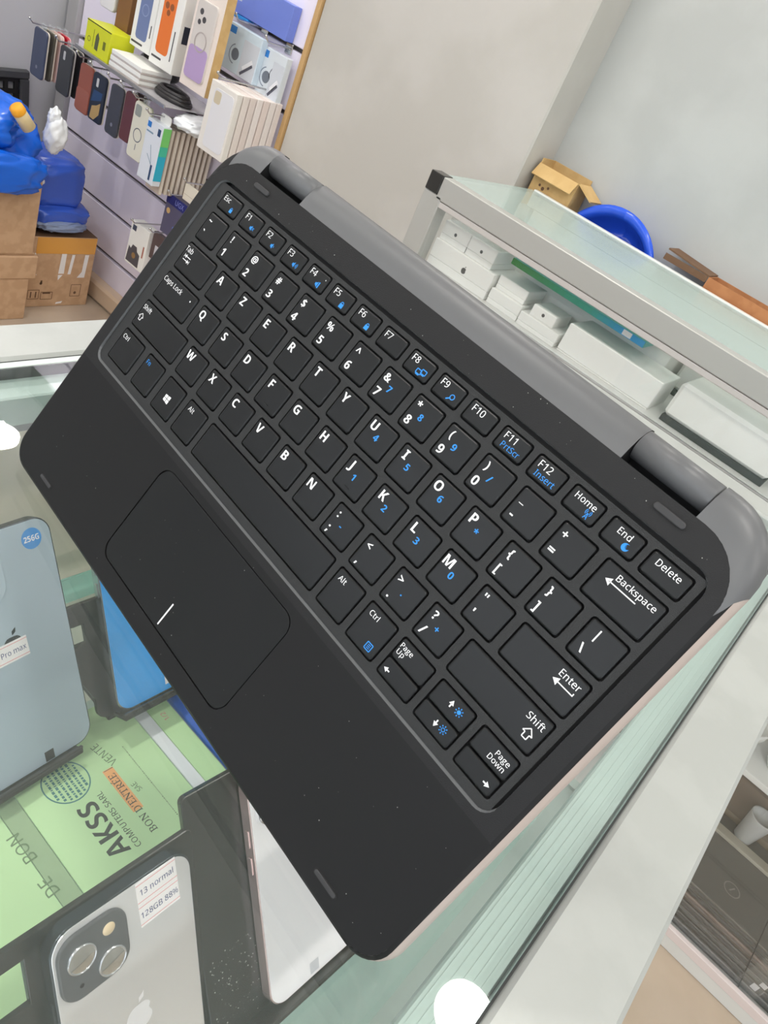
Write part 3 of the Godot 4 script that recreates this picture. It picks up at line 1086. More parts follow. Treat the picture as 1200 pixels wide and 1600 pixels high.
func emblem_fruit(p: Node, m: Material, cx: float, cz: float, s: float) -> void:
	var q := PackedVector2Array()
	for i in 24:
		var a := TAU * i / 24
		var r := 1.0 - 0.13 * exp(-pow(angle_difference(a, -PI / 2) * 3.0, 2)) - 0.07 * exp(-pow(angle_difference(a, PI / 2) * 4.0, 2))
		r -= 0.34 * exp(-pow(angle_difference(a, -0.12) * 3.2, 2))
		q.append(Vector2(cx + cos(a) * r * s * 0.92, cz + sin(a) * r * s))
	var leaf := PackedVector2Array([Vector2(cx + 0.02 * s, cz - 1.0 * s), Vector2(cx + 0.05 * s, cz - 1.35 * s), Vector2(cx + 0.42 * s, cz - 1.62 * s), Vector2(cx + 0.36 * s, cz - 1.22 * s)])
	part("emblem", print_mesh([q, leaf], 0.00006), m, p)

func sticker(p: Node, x0: float, z0: float, x1: float, z1: float, lines: Array, cap: float, tilt := 0.0) -> void:
	var n := Node3D.new()
	n.name = "price_sticker"
	p.add_child(n, true)
	n.transform = Transform3D(turn_y(tilt), Vector3((x0 + x1) / 2, 0.00012, (z0 + z1) / 2))
	var w := (x1 - x0) / 2
	var h := (z1 - z0) / 2
	part("paper", box(Vector3(-w, -0.0001, -h), Vector3(w, 0.0, h)), M.paper, n)
	var rules := []
	for i in lines.size():
		var zc: float = -h + (i + 0.5) * 2 * h / lines.size()
		var hh: float = h / lines.size()
		rules.append(rect2(-w, zc - hh * 0.80, w, zc - hh * 0.74))
		rules.append(rect2(-w, zc + hh * 0.74, w, zc + hh * 0.80))
		lettering(lines[i], cap, n, M.ink_blue, Vector3(0, 0.00008, zc), "handwriting", sans, Basis.IDENTITY, 0.9)
	part("red_rule", print_mesh(rules, 0.00005), M.rule_red, n)

func build_phones() -> void:
	# A: grey-blue, far row
	var ba := lean(deg_to_rad(-4.63), deg_to_rad(58.99))
	var ra := Vector3(0.0683, -0.2107, -0.0867)
	var wa := 0.0781
	var la := 0.1608
	var oa := ra - ba.x * wa - ba.z * la
	var a := phone("grey-blue phone back with a round blue storage sticker, leaning in the counter", wa, la, M.phone_grey, M.phone_rim_dark, oa, ba)
	emblem_fruit(a, M.phone_rim_dark, wa - 0.0392, la - 0.0865, 0.0075)
	part("round_sticker", print_mesh([disc2(wa - 0.0138, la - 0.1485, 0.0067, 28)], 0.00008), M.dot_blue, a)
	lettering("256G", 0.0036, a, M.legend, Vector3(wa - 0.0138, 0.00016, la - 0.1485), "lettering", bold, Basis.IDENTITY, 0.9)
	sticker(a, wa - 0.0565, la - 0.0905, wa - 0.0305, la - 0.0775, ["13 Pro max"], 0.0036, 1.5)
	part("dark_label", print_mesh([rect2(wa - 0.036, la - 0.0085, wa - 0.0295, la - 0.0015)], 0.0001), M.stand, a)
	part("camera_bump", plate(0.004, 0.004, 0.042, 0.043, 0.01, 0.0, 0.0018, 0.0006, 6), M.phone_grey, a)
	stand("black phone stand under the grey-blue phone", oa, ba, wa, la, 0.008, wa - 0.012, 0.02, 0.0)
	# B: blue, partly behind the laptop
	var bb := lean(0.0, deg_to_rad(58.6))
	var wb := 0.0715
	var lb := 0.1467
	var ob := Vector3(0.086, -0.2, -0.086) - bb.z * lb
	var b := phone("glossy blue phone half hidden by the laptop, leaning in the counter", wb, lb, M.phone_blue, M.phone_rim, ob, bb)
	part("blank_sticker", box(Vector3(0.040, 0.0001, lb - 0.0195), Vector3(0.0535, 0.0003, lb - 0.0055), 0.0001), M.paper, b)
	part("camera_bump", plate(0.004, 0.004, 0.033, 0.035, 0.009, 0.0, 0.0016, 0.0006, 6), M.phone_blue, b)
	stand("black phone stand with a cut-out under the blue phone", ob, bb, wb, lb, -0.024, wb + 0.01, 0.056, 0.022)
	# C: mirror-bright, near row
	var bc := lean(deg_to_rad(1.32), deg_to_rad(60.74))
	var oc := Vector3(-0.065, -0.085, 0.049)
	var c := phone("mirror-glossy phone with two camera lenses and handwritten price sticker", wb, lb, M.phone_mirror, M.phone_rim_dark, oc, bc)
	var bump := part("camera_bump", plate(0.0022, 0.0040, 0.0352, 0.0372, 0.0095, 0.0, 0.0016, 0.0008, 8), M.bump, c)
	for q in [[0.0124, 0.0168], [0.0255, 0.0285]]:
		var lens := part("lens_ring", lathe([Vector2(0.0068, 0.0), Vector2(0.0068, 0.0012), Vector2(0.0062, 0.0016), Vector2(0.0058, 0.0011)], 32), M.phone_rim, c, Vector3(q[0], 0.0016, q[1]))
		part("lens_glass", lathe([Vector2(0.0, 0.0013), Vector2(0.003, 0.00125), Vector2(0.0059, 0.0011)], 32), M.lens, lens)
	part("flash", lathe([Vector2(0.0, 0.0005), Vector2(0.0026, 0.0004), Vector2(0.003, 0.0)], 24), M.flash, c, Vector3(0.0261, 0.0016, 0.0122))
	part("microphone", print_mesh([disc2(0.0111, 0.0303, 0.0011, 12)], 0.00165), M.black, c)
	emblem_fruit(c, M.paper, 0.0362, 0.0715, 0.0078)
	sticker(c, 0.0418, 0.001, 0.0632, 0.0252, ["13 normal", "128GB 88%"], 0.0032, 2.0)
	board("wide black phone rest behind the mirror-glossy phone", oc, bc, lb, -0.056, 0.079, true)
	# D: white, near row by the laptop's corner
	var bd := lean(deg_to_rad(3.8), deg_to_rad(55.2))
	var od := Vector3(0.044, -0.2, 0.123) - bd.z * lb
	var d := phone("white phone with a single visible camera lens beside the laptop corner", wb, lb, M.phone_white, M.phone_rim_pink, od, bd)
	part("camera_bump", plate(0.0035, 0.0035, 0.033, 0.0345, 0.009, 0.0, 0.0014, 0.0006, 6), M.phone_white, d)
	for q in [[0.0115, 0.0265], [0.0245, 0.0115]]:
		part("lens_ring", lathe([Vector2(0.0068, 0.0), Vector2(0.0068, 0.0013), Vector2(0.0055, 0.0013), Vector2(0.005, 0.0009), Vector2(0.0, 0.0009)], 28), M.phone_rim, d, Vector3(q[0], 0.0014, q[1]))
	part("small_label", print_mesh([rect2(0.03, lb - 0.0105, 0.037, lb - 0.003)], 0.0001), mat(c8(206, 208, 212), 0.4), d)
	board("wide black phone rest behind the white phone", od, bd, lb, -0.034, 0.1, false)

# stand: sloping plate behind the phone, lip below it and a strut down to the shelf
func stand(label: String, o: Vector3, b: Basis, w: float, l: float, x0: float, x1: float, top: float, hole: float) -> void:
	var t := thing("phone_stand", label, "phone stand", o, b, "black phone stands in the counter")
	var st := begin()
	if hole > 0.0:
		add_plate(st, x0, top + 0.005, x1, top + 0.02, 0.006, -0.011, -0.0079, 0.0008, 4)
		add_plate(st, x0 + 0.013, top + 0.012, x1, l + 0.002, 0.008, -0.011, -0.0079, 0.0008, 4)
		# slanting lower arm at the side of the opening
		var q := PackedVector2Array([Vector2(x0, l - 0.052), Vector2(x0 + 0.02, l - 0.062), Vector2(x0 + 0.03, l - 0.02), Vector2(x0 + 0.03, l + 0.004), Vector2(x0 + 0.021, l + 0.001), Vector2(x0 + 0.004, l - 0.033)])
		add_print(st, q, -0.0079)
		add_print(st, q, -0.0105)
		for i in q.size():
			var e := q[(i + 1) % q.size()]
			face(st, [Vector3(q[i].x, -0.0079, q[i].y), Vector3(e.x, -0.0079, e.y), Vector3(e.x, -0.0105, e.y), Vector3(q[i].x, -0.0105, q[i].y)], Vector3(q[i].x + e.x - 2 * x0 - 0.04, 0, q[i].y + e.y - 2 * l + 0.06))
	else:
		add_plate(st, x0, top, x1, l + 0.002, 0.008, -0.011, -0.0079, 0.0008, 4)
	part("back_plate", st.commit(), M.stand, t)
	part("front_lip", box(Vector3(min(x0, 0.0) if hole == 0.0 else 0.001, -0.011, l + 0.0006), Vector3(min(x1, w - 0.004), 0.0052, l + 0.0046), 0.0012), M.stand, t)
	part("lip_edge", box(Vector3(min(x0, 0.0) if hole == 0.0 else 0.001, 0.0030, l - 0.0012), Vector3(min(x1, w - 0.004), 0.0054, l + 0.0008), 0.0008), M.stand, t)
	foot(t, o, b, l, max(x0 + 0.014, 0.004), min(x1, w) - 0.006)

func board(label: String, o: Vector3, b: Basis, l: float, x0: float, x1: float, opening: bool) -> void:
	var t := thing("phone_rest", label, "phone stand", o, b, "wide black phone rests")
	var st := begin()
	if opening:
		add_plate(st, x0, -0.001, 0.004, 0.0085, 0.003, -0.011, -0.0079, 0.0006, 3)
		add_plate(st, x0, 0.031, 0.004, l + 0.002, 0.003, -0.011, -0.0079, 0.0006, 3)
		add_plate(st, -0.0065, -0.001, x1, l + 0.002, 0.003, -0.011, -0.0079, 0.0006, 3)
	else:
		add_plate(st, x0, -0.001, x1, l + 0.002, 0.003, -0.011, -0.0079, 0.0006, 3)
	part("back_plate", st.commit(), M.stand, t)
	part("front_lip", box(Vector3(x0, -0.011, l + 0.0006), Vector3(x1, 0.0052, l + 0.0042), 0.0012), M.stand, t)
	if not opening:
		dust(t, 140, x0 + 0.003, x0 + 0.034, 0.095, l - 0.002, -0.0078, 9, 2.2)
	foot(t, o, b, l, x0 + 0.01, x1 - 0.01)

# base plate on the shelf and a strut, in the stand's own frame
func foot(t: Node3D, o: Vector3, b: Basis, l: float, x0: float, x1: float) -> void:
	var inv := Transform3D(b, o).affine_inverse()
	var low := o + b.z * (l + 0.0042)
	var shelf := -0.2236
	var st := begin()
	var ux := b.x
	var uz := Vector3.UP.cross(b.x).normalized() * -1.0
	if uz.z < 0:
		uz = -uz
	var foot_c := Vector3(low.x, shelf, low.z)
	var tr := inv * Transform3D(Basis(ux, Vector3.UP, ux.cross(Vector3.UP)), foot_c)
	var s := 1.0 if ux.cross(Vector3.UP).z > 0 else -1.0
	var za := -0.085 * s
	var zb := -0.014 * s
	add_box(st, Vector3(x0, 0.0, min(za, zb)), Vector3(x1, 0.0026, max(za, zb)), 0.0008, tr)
	part("base_plate", st.commit(), M.stand, t)
	st = begin()
	var hi := b.z * (l * 0.3) + o - b.y * 0.0105
	var bot := foot_c - uz * 0.066 + Vector3.UP * 0.0026
	var dir := (bot - hi)
	var q := inv.basis
	var up := inv * hi
	var dn := inv * bot
	var xm := (x0 + x1) / 2
	for p in [[xm - 0.014, xm + 0.014]]:
		var n := (dn - up).cross(Vector3.RIGHT).normalized() * 0.0012
		var a0 := Vector3(p[0], up.y, up.z)
		var a1 := Vector3(p[1], up.y, up.z)
		var d0 := Vector3(p[0], dn.y, dn.z)
		var d1 := Vector3(p[1], dn.y, dn.z)
		face(st, [a0 + n, a1 + n, d1 + n, d0 + n], n)
		face(st, [a0 - n, a1 - n, d1 - n, d0 - n], -n)
		face(st, [a0 + n, a0 - n, d0 - n, d0 + n], Vector3.LEFT)
		face(st, [a1 + n, a1 - n, d1 - n, d1 + n], Vector3.RIGHT)
	part("strut", st.commit(), M.stand, t)

# a run of short ink marks too small to read
func dashes(rng: RandomNumberGenerator, x0: float, x1: float, z: float, hgt: float, gap := 1.0) -> Array:
	var out := []
	var x := x0
	while x < x1:
		var w := rng.randf_range(0.4, 1.3) * hgt
		out.append(rect2(x, z - hgt / 2 * rng.randf_range(0.5, 1.0), min(x + w, x1), z + hgt / 2))
		x += w + hgt * 0.35 * gap
	return out

# ------------------------------------------------------------------ receipt books under the phones
func build_booklets() -> void:
	var y := -0.2255
	var rd := Basis(Vector3(0, 0, -1), Vector3.UP, Vector3(1, 0, 0))    # reads towards -z, lower lines towards +x
	var t := thing("receipt_book", "green receipt book printed with a shop name and a round stamp", "book", Vector3(0.06, y, -0.02), rd, "paper books on the counter shelf")
	# local: x = -(z+0.02), z = x-0.06
	part("cover", box(Vector3(-0.085, 0.0, -0.049), Vector3(0.094, 0.0016, 0.0475), 0.0005), M.green_paper, t)
	var h := 0.00168
	lettering("AKSS", 0.0132, t, M.ink, Vector3(0.0105, h, -0.0178), "print", bold, Basis.IDENTITY, 1.0)
	lettering("COMPUTERS SARL", 0.0041, t, M.ink, Vector3(0.0108, h, -0.0063), "print", sans, Basis.IDENTITY, 1.0)
	part("orange_highlight", print_mesh([rect2(0.009, 0.004, 0.0455, 0.0118)], h), M.orange_mark, t)
	lettering("BON D'ENTRÉE |", 0.0050, t, M.ink, Vector3(0.0185, h + 0.00008, 0.0078), "print", serif, Basis.IDENTITY, 1.0)
	lettering("VENTE", 0.006, t, M.pencil, Vector3(0.0565, h, 0.0125), "handwriting", sans, turn_y(12), 0.85)
	lettering("SAE", 0.004, t, M.pencil, Vector3(0.0235, h, 0.0165), "handwriting", sans, turn_y(10), 0.85)
	var stamp := ring2(0.052, -0.019, 0.0152, 0.0009, 32)
	part("stamp_ring", print_mesh(stamp, h), M.ink_teal, t)
	var rng := RandomNumberGenerator.new()
	rng.seed = 7
	for i in 7:
		var zc := -0.0295 + i * 0.0034
		var half := sqrt(max(0.0, 0.0136 * 0.0136 - pow(zc + 0.019, 2)))
		part("stamp_line", print_mesh(dashes(rng, 0.052 - half, 0.052 + half, zc, 0.0019), h), M.ink_teal, t)
	for k in [[-0.03, 0.055, 0.0265], [-0.055, 0.0, 0.0345]]:
		part("small_print", print_mesh(dashes(rng, k[0], k[1], k[2], 0.0008, 2.6), h), M.pencil, t)
	# next book, with pencil writing
	var t2 := thing("receipt_book", "green receipt book with large pencil writing beside the stamped one", "book", Vector3(-0.045, y, -0.02), rd, "paper books on the counter shelf")
	part("cover", box(Vector3(-0.085, 0.0, -0.05), Vector3(0.096, 0.0013, 0.0425), 0.0005), M.green_paper, t2)
	part("fold_strip", box(Vector3(-0.085, 0.0002, 0.043), Vector3(0.096, 0.0010, 0.0555), 0.0002), M.green_fold, t2)
	for w in [["BON", 0.028], ["DE", -0.002], ["V", -0.028]]:
		lettering(w[0], 0.008, t2, M.pencil, Vector3(w[1], 0.0014, 0.0395 if w[0] == "V" else 0.0425), "handwriting", sans, turn_y(4), 0.95)
	# white plastic binding and the books beyond it
	var t3 := thing("binding_strip", "white plastic binding strip lying between green receipt books", "strip", Vector3(0.1125, y, -0.02), rd, "")
	part("strip", box(Vector3(-0.07, 0.0, -0.0045), Vector3(0.088, 0.0019, 0.0055), 0.0006), M.white_plastic, t3)
	var t4 := thing("receipt_book", "green receipt book strip between the white binding and the blue book", "book", Vector3(0.127, y, -0.02), rd, "paper books on the counter shelf")
	part("cover", box(Vector3(-0.07, 0.0, -0.0085), Vector3(0.08, 0.0014, 0.0095), 0.0004), M.green_paper, t4)
	lettering("1/2", 0.004, t4, M.rule_red, Vector3(0.06, 0.0015, 0.0), "handwriting")
	var t5 := thing("blue_book", "blue covered book with tiny white specks next to the laptop edge", "book", Vector3(0.150, y, -0.02), rd, "paper books on the counter shelf")
	part("cover", box(Vector3(-0.07, 0.0, -0.0125), Vector3(0.08, 0.004, 0.07), 0.0006), M.blue_cover, t5)
	part("speckle", print_mesh([disc2(0.055, -0.004, 0.0009, 8), disc2(0.051, 0.001, 0.0006, 8), disc2(0.038, -0.003, 0.0005, 8), disc2(0.02, 0.0, 0.0005, 8)], 0.00405), M.paper, t5)

# ------------------------------------------------------------------ the second showcase
func build_showcase() -> void:
	var t := thing("showcase", "long aluminium-framed glass showcase full of white boxes behind the laptop", "showcase", Vector3(1.06, FLOOR_Y, 0.0))
	var o := -FLOOR_Y
	var z0 := -0.652
	var z1 := 1.5
	var top := o + 0.0232
	part("top_rail", box(Vector3(0.0, o - 0.0155, z0 + 0.0295), Vector3(0.03, top, z1), 0.0015), M.aluminium, t)
	part("top_rail", box(Vector3(0.001, o - 0.0265, z0 + 0.0405), Vector3(0.028, o - 0.0168, z1), 0.001), mat(c8(205, 200, 197), 0.4, 0.15), t)
	part("top_rail", box(Vector3(0.385, o - 0.012, z0 + 0.01), Vector3(0.4, top, z1), 0.001), M.white_paint, t)
	part("corner_cap", box(Vector3(-0.0008, o - 0.009, z0), Vector3(0.03, top + 0.0008, z0 + 0.029), 0.0012), M.stand, t)
	part("corner_post", box(Vector3(0.0, 0.0, z0), Vector3(0.035, o - 0.0095, z0 + 0.041), 0.0015), M.aluminium, t)
	part("corner_post", box(Vector3(0.37, 0.0, z0), Vector3(0.4, o - 0.0125, z0 + 0.03), 0.0015), M.aluminium, t)
	part("top_glass", box(Vector3(0.03, top - 0.009, z0 + 0.004), Vector3(0.385, top - 0.003, z1)), M.pane_dull, t)
	part("end_glass", box(Vector3(0.036, o - 0.12, z0 + 0.006), Vector3(0.37, top - 0.0095, z0 + 0.011)), M.pane, t)
	part("front_glass", box(Vector3(0.008, o - 0.128, z0 + 0.042), Vector3(0.013, o - 0.027, z1)), M.pane, t)
	part("display_shelf", box(Vector3(0.014, o - 0.14, z0 + 0.042), Vector3(0.384, o - 0.1285, z1), 0.001), M.white_paint, t)
	part("shelf_edge", box(Vector3(0.004, o - 0.152, z0 + 0.042), Vector3(0.0135, o - 0.1285, z1), 0.001), M.track, t)
	part("back_panel", box(Vector3(0.385, 0.05, z0 + 0.031), Vector3(0.395, o - 0.0125, z1)), M.white_paint, t)
	part("cabinet_floor", box(Vector3(0.012, 0.03, z0 + 0.042), Vector3(0.384, 0.036, z1)), M.white_paint, t)
	part("middle_shelf", box(Vector3(0.05, 0.385, z0 + 0.042), Vector3(0.384, 0.397, z1), 0.001), M.white_paint, t)
	part("plinth", box(Vector3(0.002, 0.0, z0 + 0.042), Vector3(0.38, 0.0295, z1), 0.001), M.white_paint, t)
	part("lower_track", box(Vector3(0.0, 0.0298, z0 + 0.042), Vector3(0.0115, 0.05, z1), 0.001), mat(c8(232, 220, 218), 0.4), t)
	part("sliding_glass", box(Vector3(0.0125, 0.0365, -0.6), Vector3(0.0175, o - 0.1525, 0.66)), M.pane, t)
	part("sliding_glass", box(Vector3(0.0195, 0.0365, 0.62), Vector3(0.0245, o - 0.1525, z1)), M.pane, t)
	# white boxes on the shelf: [z0, z1, y0, y1, x0, x1, turn, mark, label]
	var sh := -0.1283
	var boxes := [
		[-0.607, -0.464, sh, -0.0795, 1.092, 1.20, "fruit", "low white box with a fruit emblem at the showcase corner"],
		[-0.607, -0.545, -0.0793, -0.0445, 1.10, 1.2, "dot", "small white box with a dark mark, on the emblem box by the post"],
		[-0.544, -0.482, -0.0793, -0.0445, 1.10, 1.2, "dot", "small white box with a dark mark, second along on the emblem box"],
		[-0.460, -0.389, sh, -0.1, 1.095, 1.185, "", "small flat white box next to the low emblem box"],
		[-0.460, -0.395, -0.0998, -0.075, 1.105, 1.18, "", "small flat white box stacked on the box beside the emblem box"],
		[-0.386, -0.302, sh, -0.104, 1.09, 1.17, "", "flat white box in the middle of the showcase row"],
		[-0.372, -0.322, -0.1038, -0.083, 1.095, 1.16, "dot", "little white box with one dark dot, in front of the large box"],
		[-0.60, -0.47, sh, -0.055, 1.25, 1.40, "", "white box in the back row near the corner post"],
		[-0.46, -0.14, sh, -0.0505, 1.19, 1.40, "", "white box in the back row under the coloured long box"],
		[-0.13, 0.12, sh, -0.056, 1.255, 1.40, "", "white box in the back row behind the rounded white case"],
		[-0.296, -0.106, sh, -0.0765, 1.095, 1.187, "", "large plain white box right of the small boxes"],
		[-0.082, 0.108, sh, -0.056, 1.095, 1.24, "", "large rounded white case at the showcase front"],
		[0.14, 0.40, sh, -0.06, 1.1, 1.3, "", "white box at the far end of the showcase row"]]
	for b in boxes:
		var zc: float = (b[0] + b[1]) / 2
		var q := thing("white_box", b[7], "box", Vector3((b[4] + b[5]) / 2, b[2], zc), Basis.IDENTITY, "white boxes in the showcase")
		var sx: float = b[5] - b[4]
		var sz: float = b[1] - b[0]
		var sy: float = b[3] - b[2]
		var seam := 0.06 if b[7].contains("large") else 0.32
		if b[7].contains("rounded"):
			seam = 0.16
		part("lid", box(Vector3(-sx / 2, sy * seam, -sz / 2), Vector3(sx / 2, sy, sz / 2), 0.006 if b[7].contains("rounded") else 0.0012), M.box_white, q)
		part("base", box(Vector3(-sx / 2 + 0.0004, 0, -sz / 2 + 0.0004), Vector3(sx / 2 - 0.0004, sy * (seam - 0.005), sz / 2 - 0.0004), 0.0008), M.dark_gap if b[7].contains("rounded") else M.box_white, q)
		var fr := Basis(Vector3(0, 0, 1), Vector3(-1, 0, 0), Vector3(0, -1, 0))
		if b[6] == "fruit":
			var n := Node3D.new()
			n.name = "mark"
			q.add_child(n)
			n.transform = Transform3D(fr, Vector3(-sx / 2 - 0.0001, sy * 0.5, 0.01))
			emblem_fruit(n, M.emblem, 0, 0, 0.0058)
		elif b[6] == "dot":
			part("mark", print_mesh([disc2(0, 0, 0.0032, 10)], 0.00012), M.emblem, q, Vector3(-sx / 2, sy * 0.55, 0.0), fr)
	# grey feet under the rounded case
	var cv := thing("clear_cover", "crumpled clear plastic cover on top of the small white boxes", "plastic cover", Vector3(1.15, -0.044, -0.545))
	part("film", plate(-0.045, -0.06, 0.04, 0.062, 0.008, 0.0, 0.007, 0.002, 3), M.clear, cv)
	# long coloured box lying on the back row
	var gb := thing("long_box", "long thin box coloured green to blue lying along the white boxes", "box", Vector3(1.125, -0.0503, -0.368))
	part("carton", box(Vector3(-0.02, 0.0, -0.085), Vector3(0.18, 0.0115, 0.198), 0.0008), mat(c8(44, 158, 150), 0.35), gb)
	for k in 24:
		var f := (k + 0.5) / 24.0
		var c: Color = c8(66, 146, 72).lerp(c8(52, 168, 140), smoothstep(0.0, 0.55, f)).lerp(c8(36, 160, 222), smoothstep(0.55, 0.9, f))
		part("printed_band", box(Vector3(-0.0204, 0.0004, -0.0845 + k * 0.01173), Vector3(-0.0199, 0.0112, -0.0727 + k * 0.01173)), mat(c, 0.35), gb)
	part("code_label", box(Vector3(-0.0209, 0.0015, 0.155), Vector3(-0.0203, 0.0105, 0.172)), M.paper, gb)
	# lower cabinet: stack of closed laptops with tags
	var yb := FLOOR_Y + 0.0362
	for i in 7:
		var hgt := 0.0155
		var lp := thing("closed_laptop", "closed grey laptop in the low cabinet stack, %s" % ["lowest of seven", "second from the bottom", "third from the bottom", "fourth from the bottom", "fifth from the bottom", "sixth from the bottom", "topmost, with a round emblem"][i], "laptop", Vector3(1.208 + (i % 3) * 0.003, yb + i * hgt, 0.58 + (i % 2) * 0.004), Basis.IDENTITY, "stack of closed laptops in the low cabinet")
		var tone: Color = [c8(120, 118, 116), c8(88, 86, 84), c8(140, 138, 134), c8(96, 92, 90), c8(132, 116, 108), c8(110, 108, 104), c8(104, 101, 96)][i]
		part("base", box(Vector3(-0.118, 0, -0.165), Vector3(0.118, 0.0082, 0.165), 0.0022), mat(tone.darkened(0.25), 0.4, 0.2), lp)
		part("lid", box(Vector3(-0.118, 0.0092, -0.165), Vector3(0.118, 0.0152, 0.165), 0.0022), mat(tone, 0.38, 0.2), lp)
		part("gap_bar", box(Vector3(-0.11, 0.0078, -0.16), Vector3(0.11, 0.0095, 0.16)), M.black, lp)
		if i == 6:
			part("emblem", print_mesh(ring2(0, 0, 0.016, 0.0022, 28) + [bar2(Vector2(-0.006, -0.004), Vector2(0.008, 0.004), 0.003)], 0.0153), mat(c8(150, 146, 138), 0.3, 0.4), lp, Vector3(-0.055, 0, -0.054))
		if i in [1, 2]:
			part("paper_tag", box(Vector3(-0.1192, 0.001, 0.05 + i * 0.012), Vector3(-0.1182, 0.0155, 0.062 + i * 0.012), 0.0004), M.paper, lp)
	var cab := thing("thin_cable", "thin black cable hanging down over the laptop stack", "cable", Vector3(1.0868, -0.74, 0.575))
	part("wire", tube([Vector3(0.0, 0.44, -0.02), Vector3(0.0, 0.2, -0.01), Vector3(0, 0.0, 0.0), Vector3(0.0, -0.1, 0.035), Vector3(0.0, -0.172, 0.06)], 0.0011, 6), M.black, cab)
	# goods behind and on the stack
	var bk := thing("cabinet_carton", "brown carton behind the laptop stack in the low cabinet", "carton", Vector3(1.386, FLOOR_Y + 0.0362, 0.56))
	part("carton_body", box(Vector3(-0.05, 0.0, -0.26), Vector3(0.05, 0.198, 0.28), 0.002), mat(c8(142, 122, 104), 0.85), bk)
	part("tape_strip", box(Vector3(-0.0505, 0.08, -0.26), Vector3(-0.0501, 0.115, 0.28)), mat(c8(168, 148, 122), 0.4), bk)
	var pk := thing("pale_plank", "pale thin plank lying across the laptop stack", "plank", Vector3(1.268, FLOOR_Y + 0.0362 + 7 * 0.0155, 0.56))
	part("plank", box(Vector3(-0.012, 0.0, -0.14), Vector3(0.012, 0.008, 0.14), 0.001), mat(c8(196, 190, 172), 0.5), pk)
	for k in 2:
		var cu := thing("white_cup", ["white cup standing on the brown carton in the low cabinet", "white cup standing on the laptop stack behind the plank"][k], "cup", [Vector3(1.372, FLOOR_Y + 0.2344, 0.415), Vector3(1.30, FLOOR_Y + 0.0362 + 7 * 0.0155, 0.505)][k], Basis.IDENTITY, "white cups in the low cabinet")
		part("cup", lathe([Vector2(0.0, 0.002), Vector2(0.016, 0.0), Vector2(0.019, 0.003), Vector2(0.0265, 0.07), Vector2(0.027, 0.074), Vector2(0.0245, 0.073), Vector2(0.0175, 0.006), Vector2(0.0, 0.005)], 24), M.white_paint, cu)
	# white crockery and papers on the shelf above
	for k in 3:
		var cp := thing("white_bowl", ["white bowl on the cabinet shelf, nearest the counter rail", "white bowl on the cabinet shelf, middle one", "white bowl on the cabinet shelf, last in the row"][k], "bowl", Vector3(1.16 + k * 0.02, FLOOR_Y + 0.3972, 0.33 + k * 0.11), Basis.IDENTITY, "white bowls on the cabinet shelf")
		part("bowl", lathe([Vector2(0.0, 0.002), Vector2(0.03, 0.0), Vector2(0.034, 0.006), Vector2(0.05, 0.045), Vector2(0.052, 0.062), Vector2(0.0495, 0.062), Vector2(0.046, 0.045), Vector2(0.028, 0.008), Vector2(0.0, 0.007)], 28), M.white_paint, cp)

# ------------------------------------------------------------------ things squeezed between the showcase and the wall
func open_carton(t: Node3D, s: Vector3, m: Material, flaps: Array) -> void:
	var th := 0.003
	var w := s.x / 2
	var d := s.z / 2
	part("bottom_panel", box(Vector3(-w, 0, -d), Vector3(w, th, d)), m, t)
	part("side_panel", box(Vector3(-w, th, -d), Vector3(-w + th, s.y, d)), m, t)
	part("side_panel", box(Vector3(w - th, th, -d), Vector3(w, s.y, d)), m, t)
	part("end_panel", box(Vector3(-w + th, th, -d), Vector3(w - th, s.y, -d + th)), m, t)
	part("end_panel", box(Vector3(-w + th, th, d - th), Vector3(w - th, s.y, d)), m, t)
	for f in flaps:      # [side, length, angle up from outward horizontal]
		var bas := Basis.IDENTITY
		var p := Vector3.ZERO
		var len: float = f[1]
		var hw := d
		match f[0]:
			"x-":
				p = Vector3(-w, s.y, 0)
				bas = Basis(Vector3(0, 0, 1), Vector3(0, 1, 0), Vector3(-1, 0, 0))
			"x+":
				p = Vector3(w, s.y, 0)
				bas = Basis(Vector3(0, 0, -1), Vector3(0, 1, 0), Vector3(1, 0, 0))
			"z-":
				p = Vector3(0, s.y, -d)
				bas = Basis(Vector3(-1, 0, 0), Vector3(0, 1, 0), Vector3(0, 0, -1))
				hw = w
			"z+":
				p = Vector3(0, s.y, d)
				hw = w
		bas = bas * Basis(Vector3.RIGHT, -deg_to_rad(f[2]))
		part("flap", box(Vector3(-hw + 0.001, 0, 0.0), Vector3(hw - 0.001, th, len)), m if f.size() < 4 else f[3], t, p, bas)

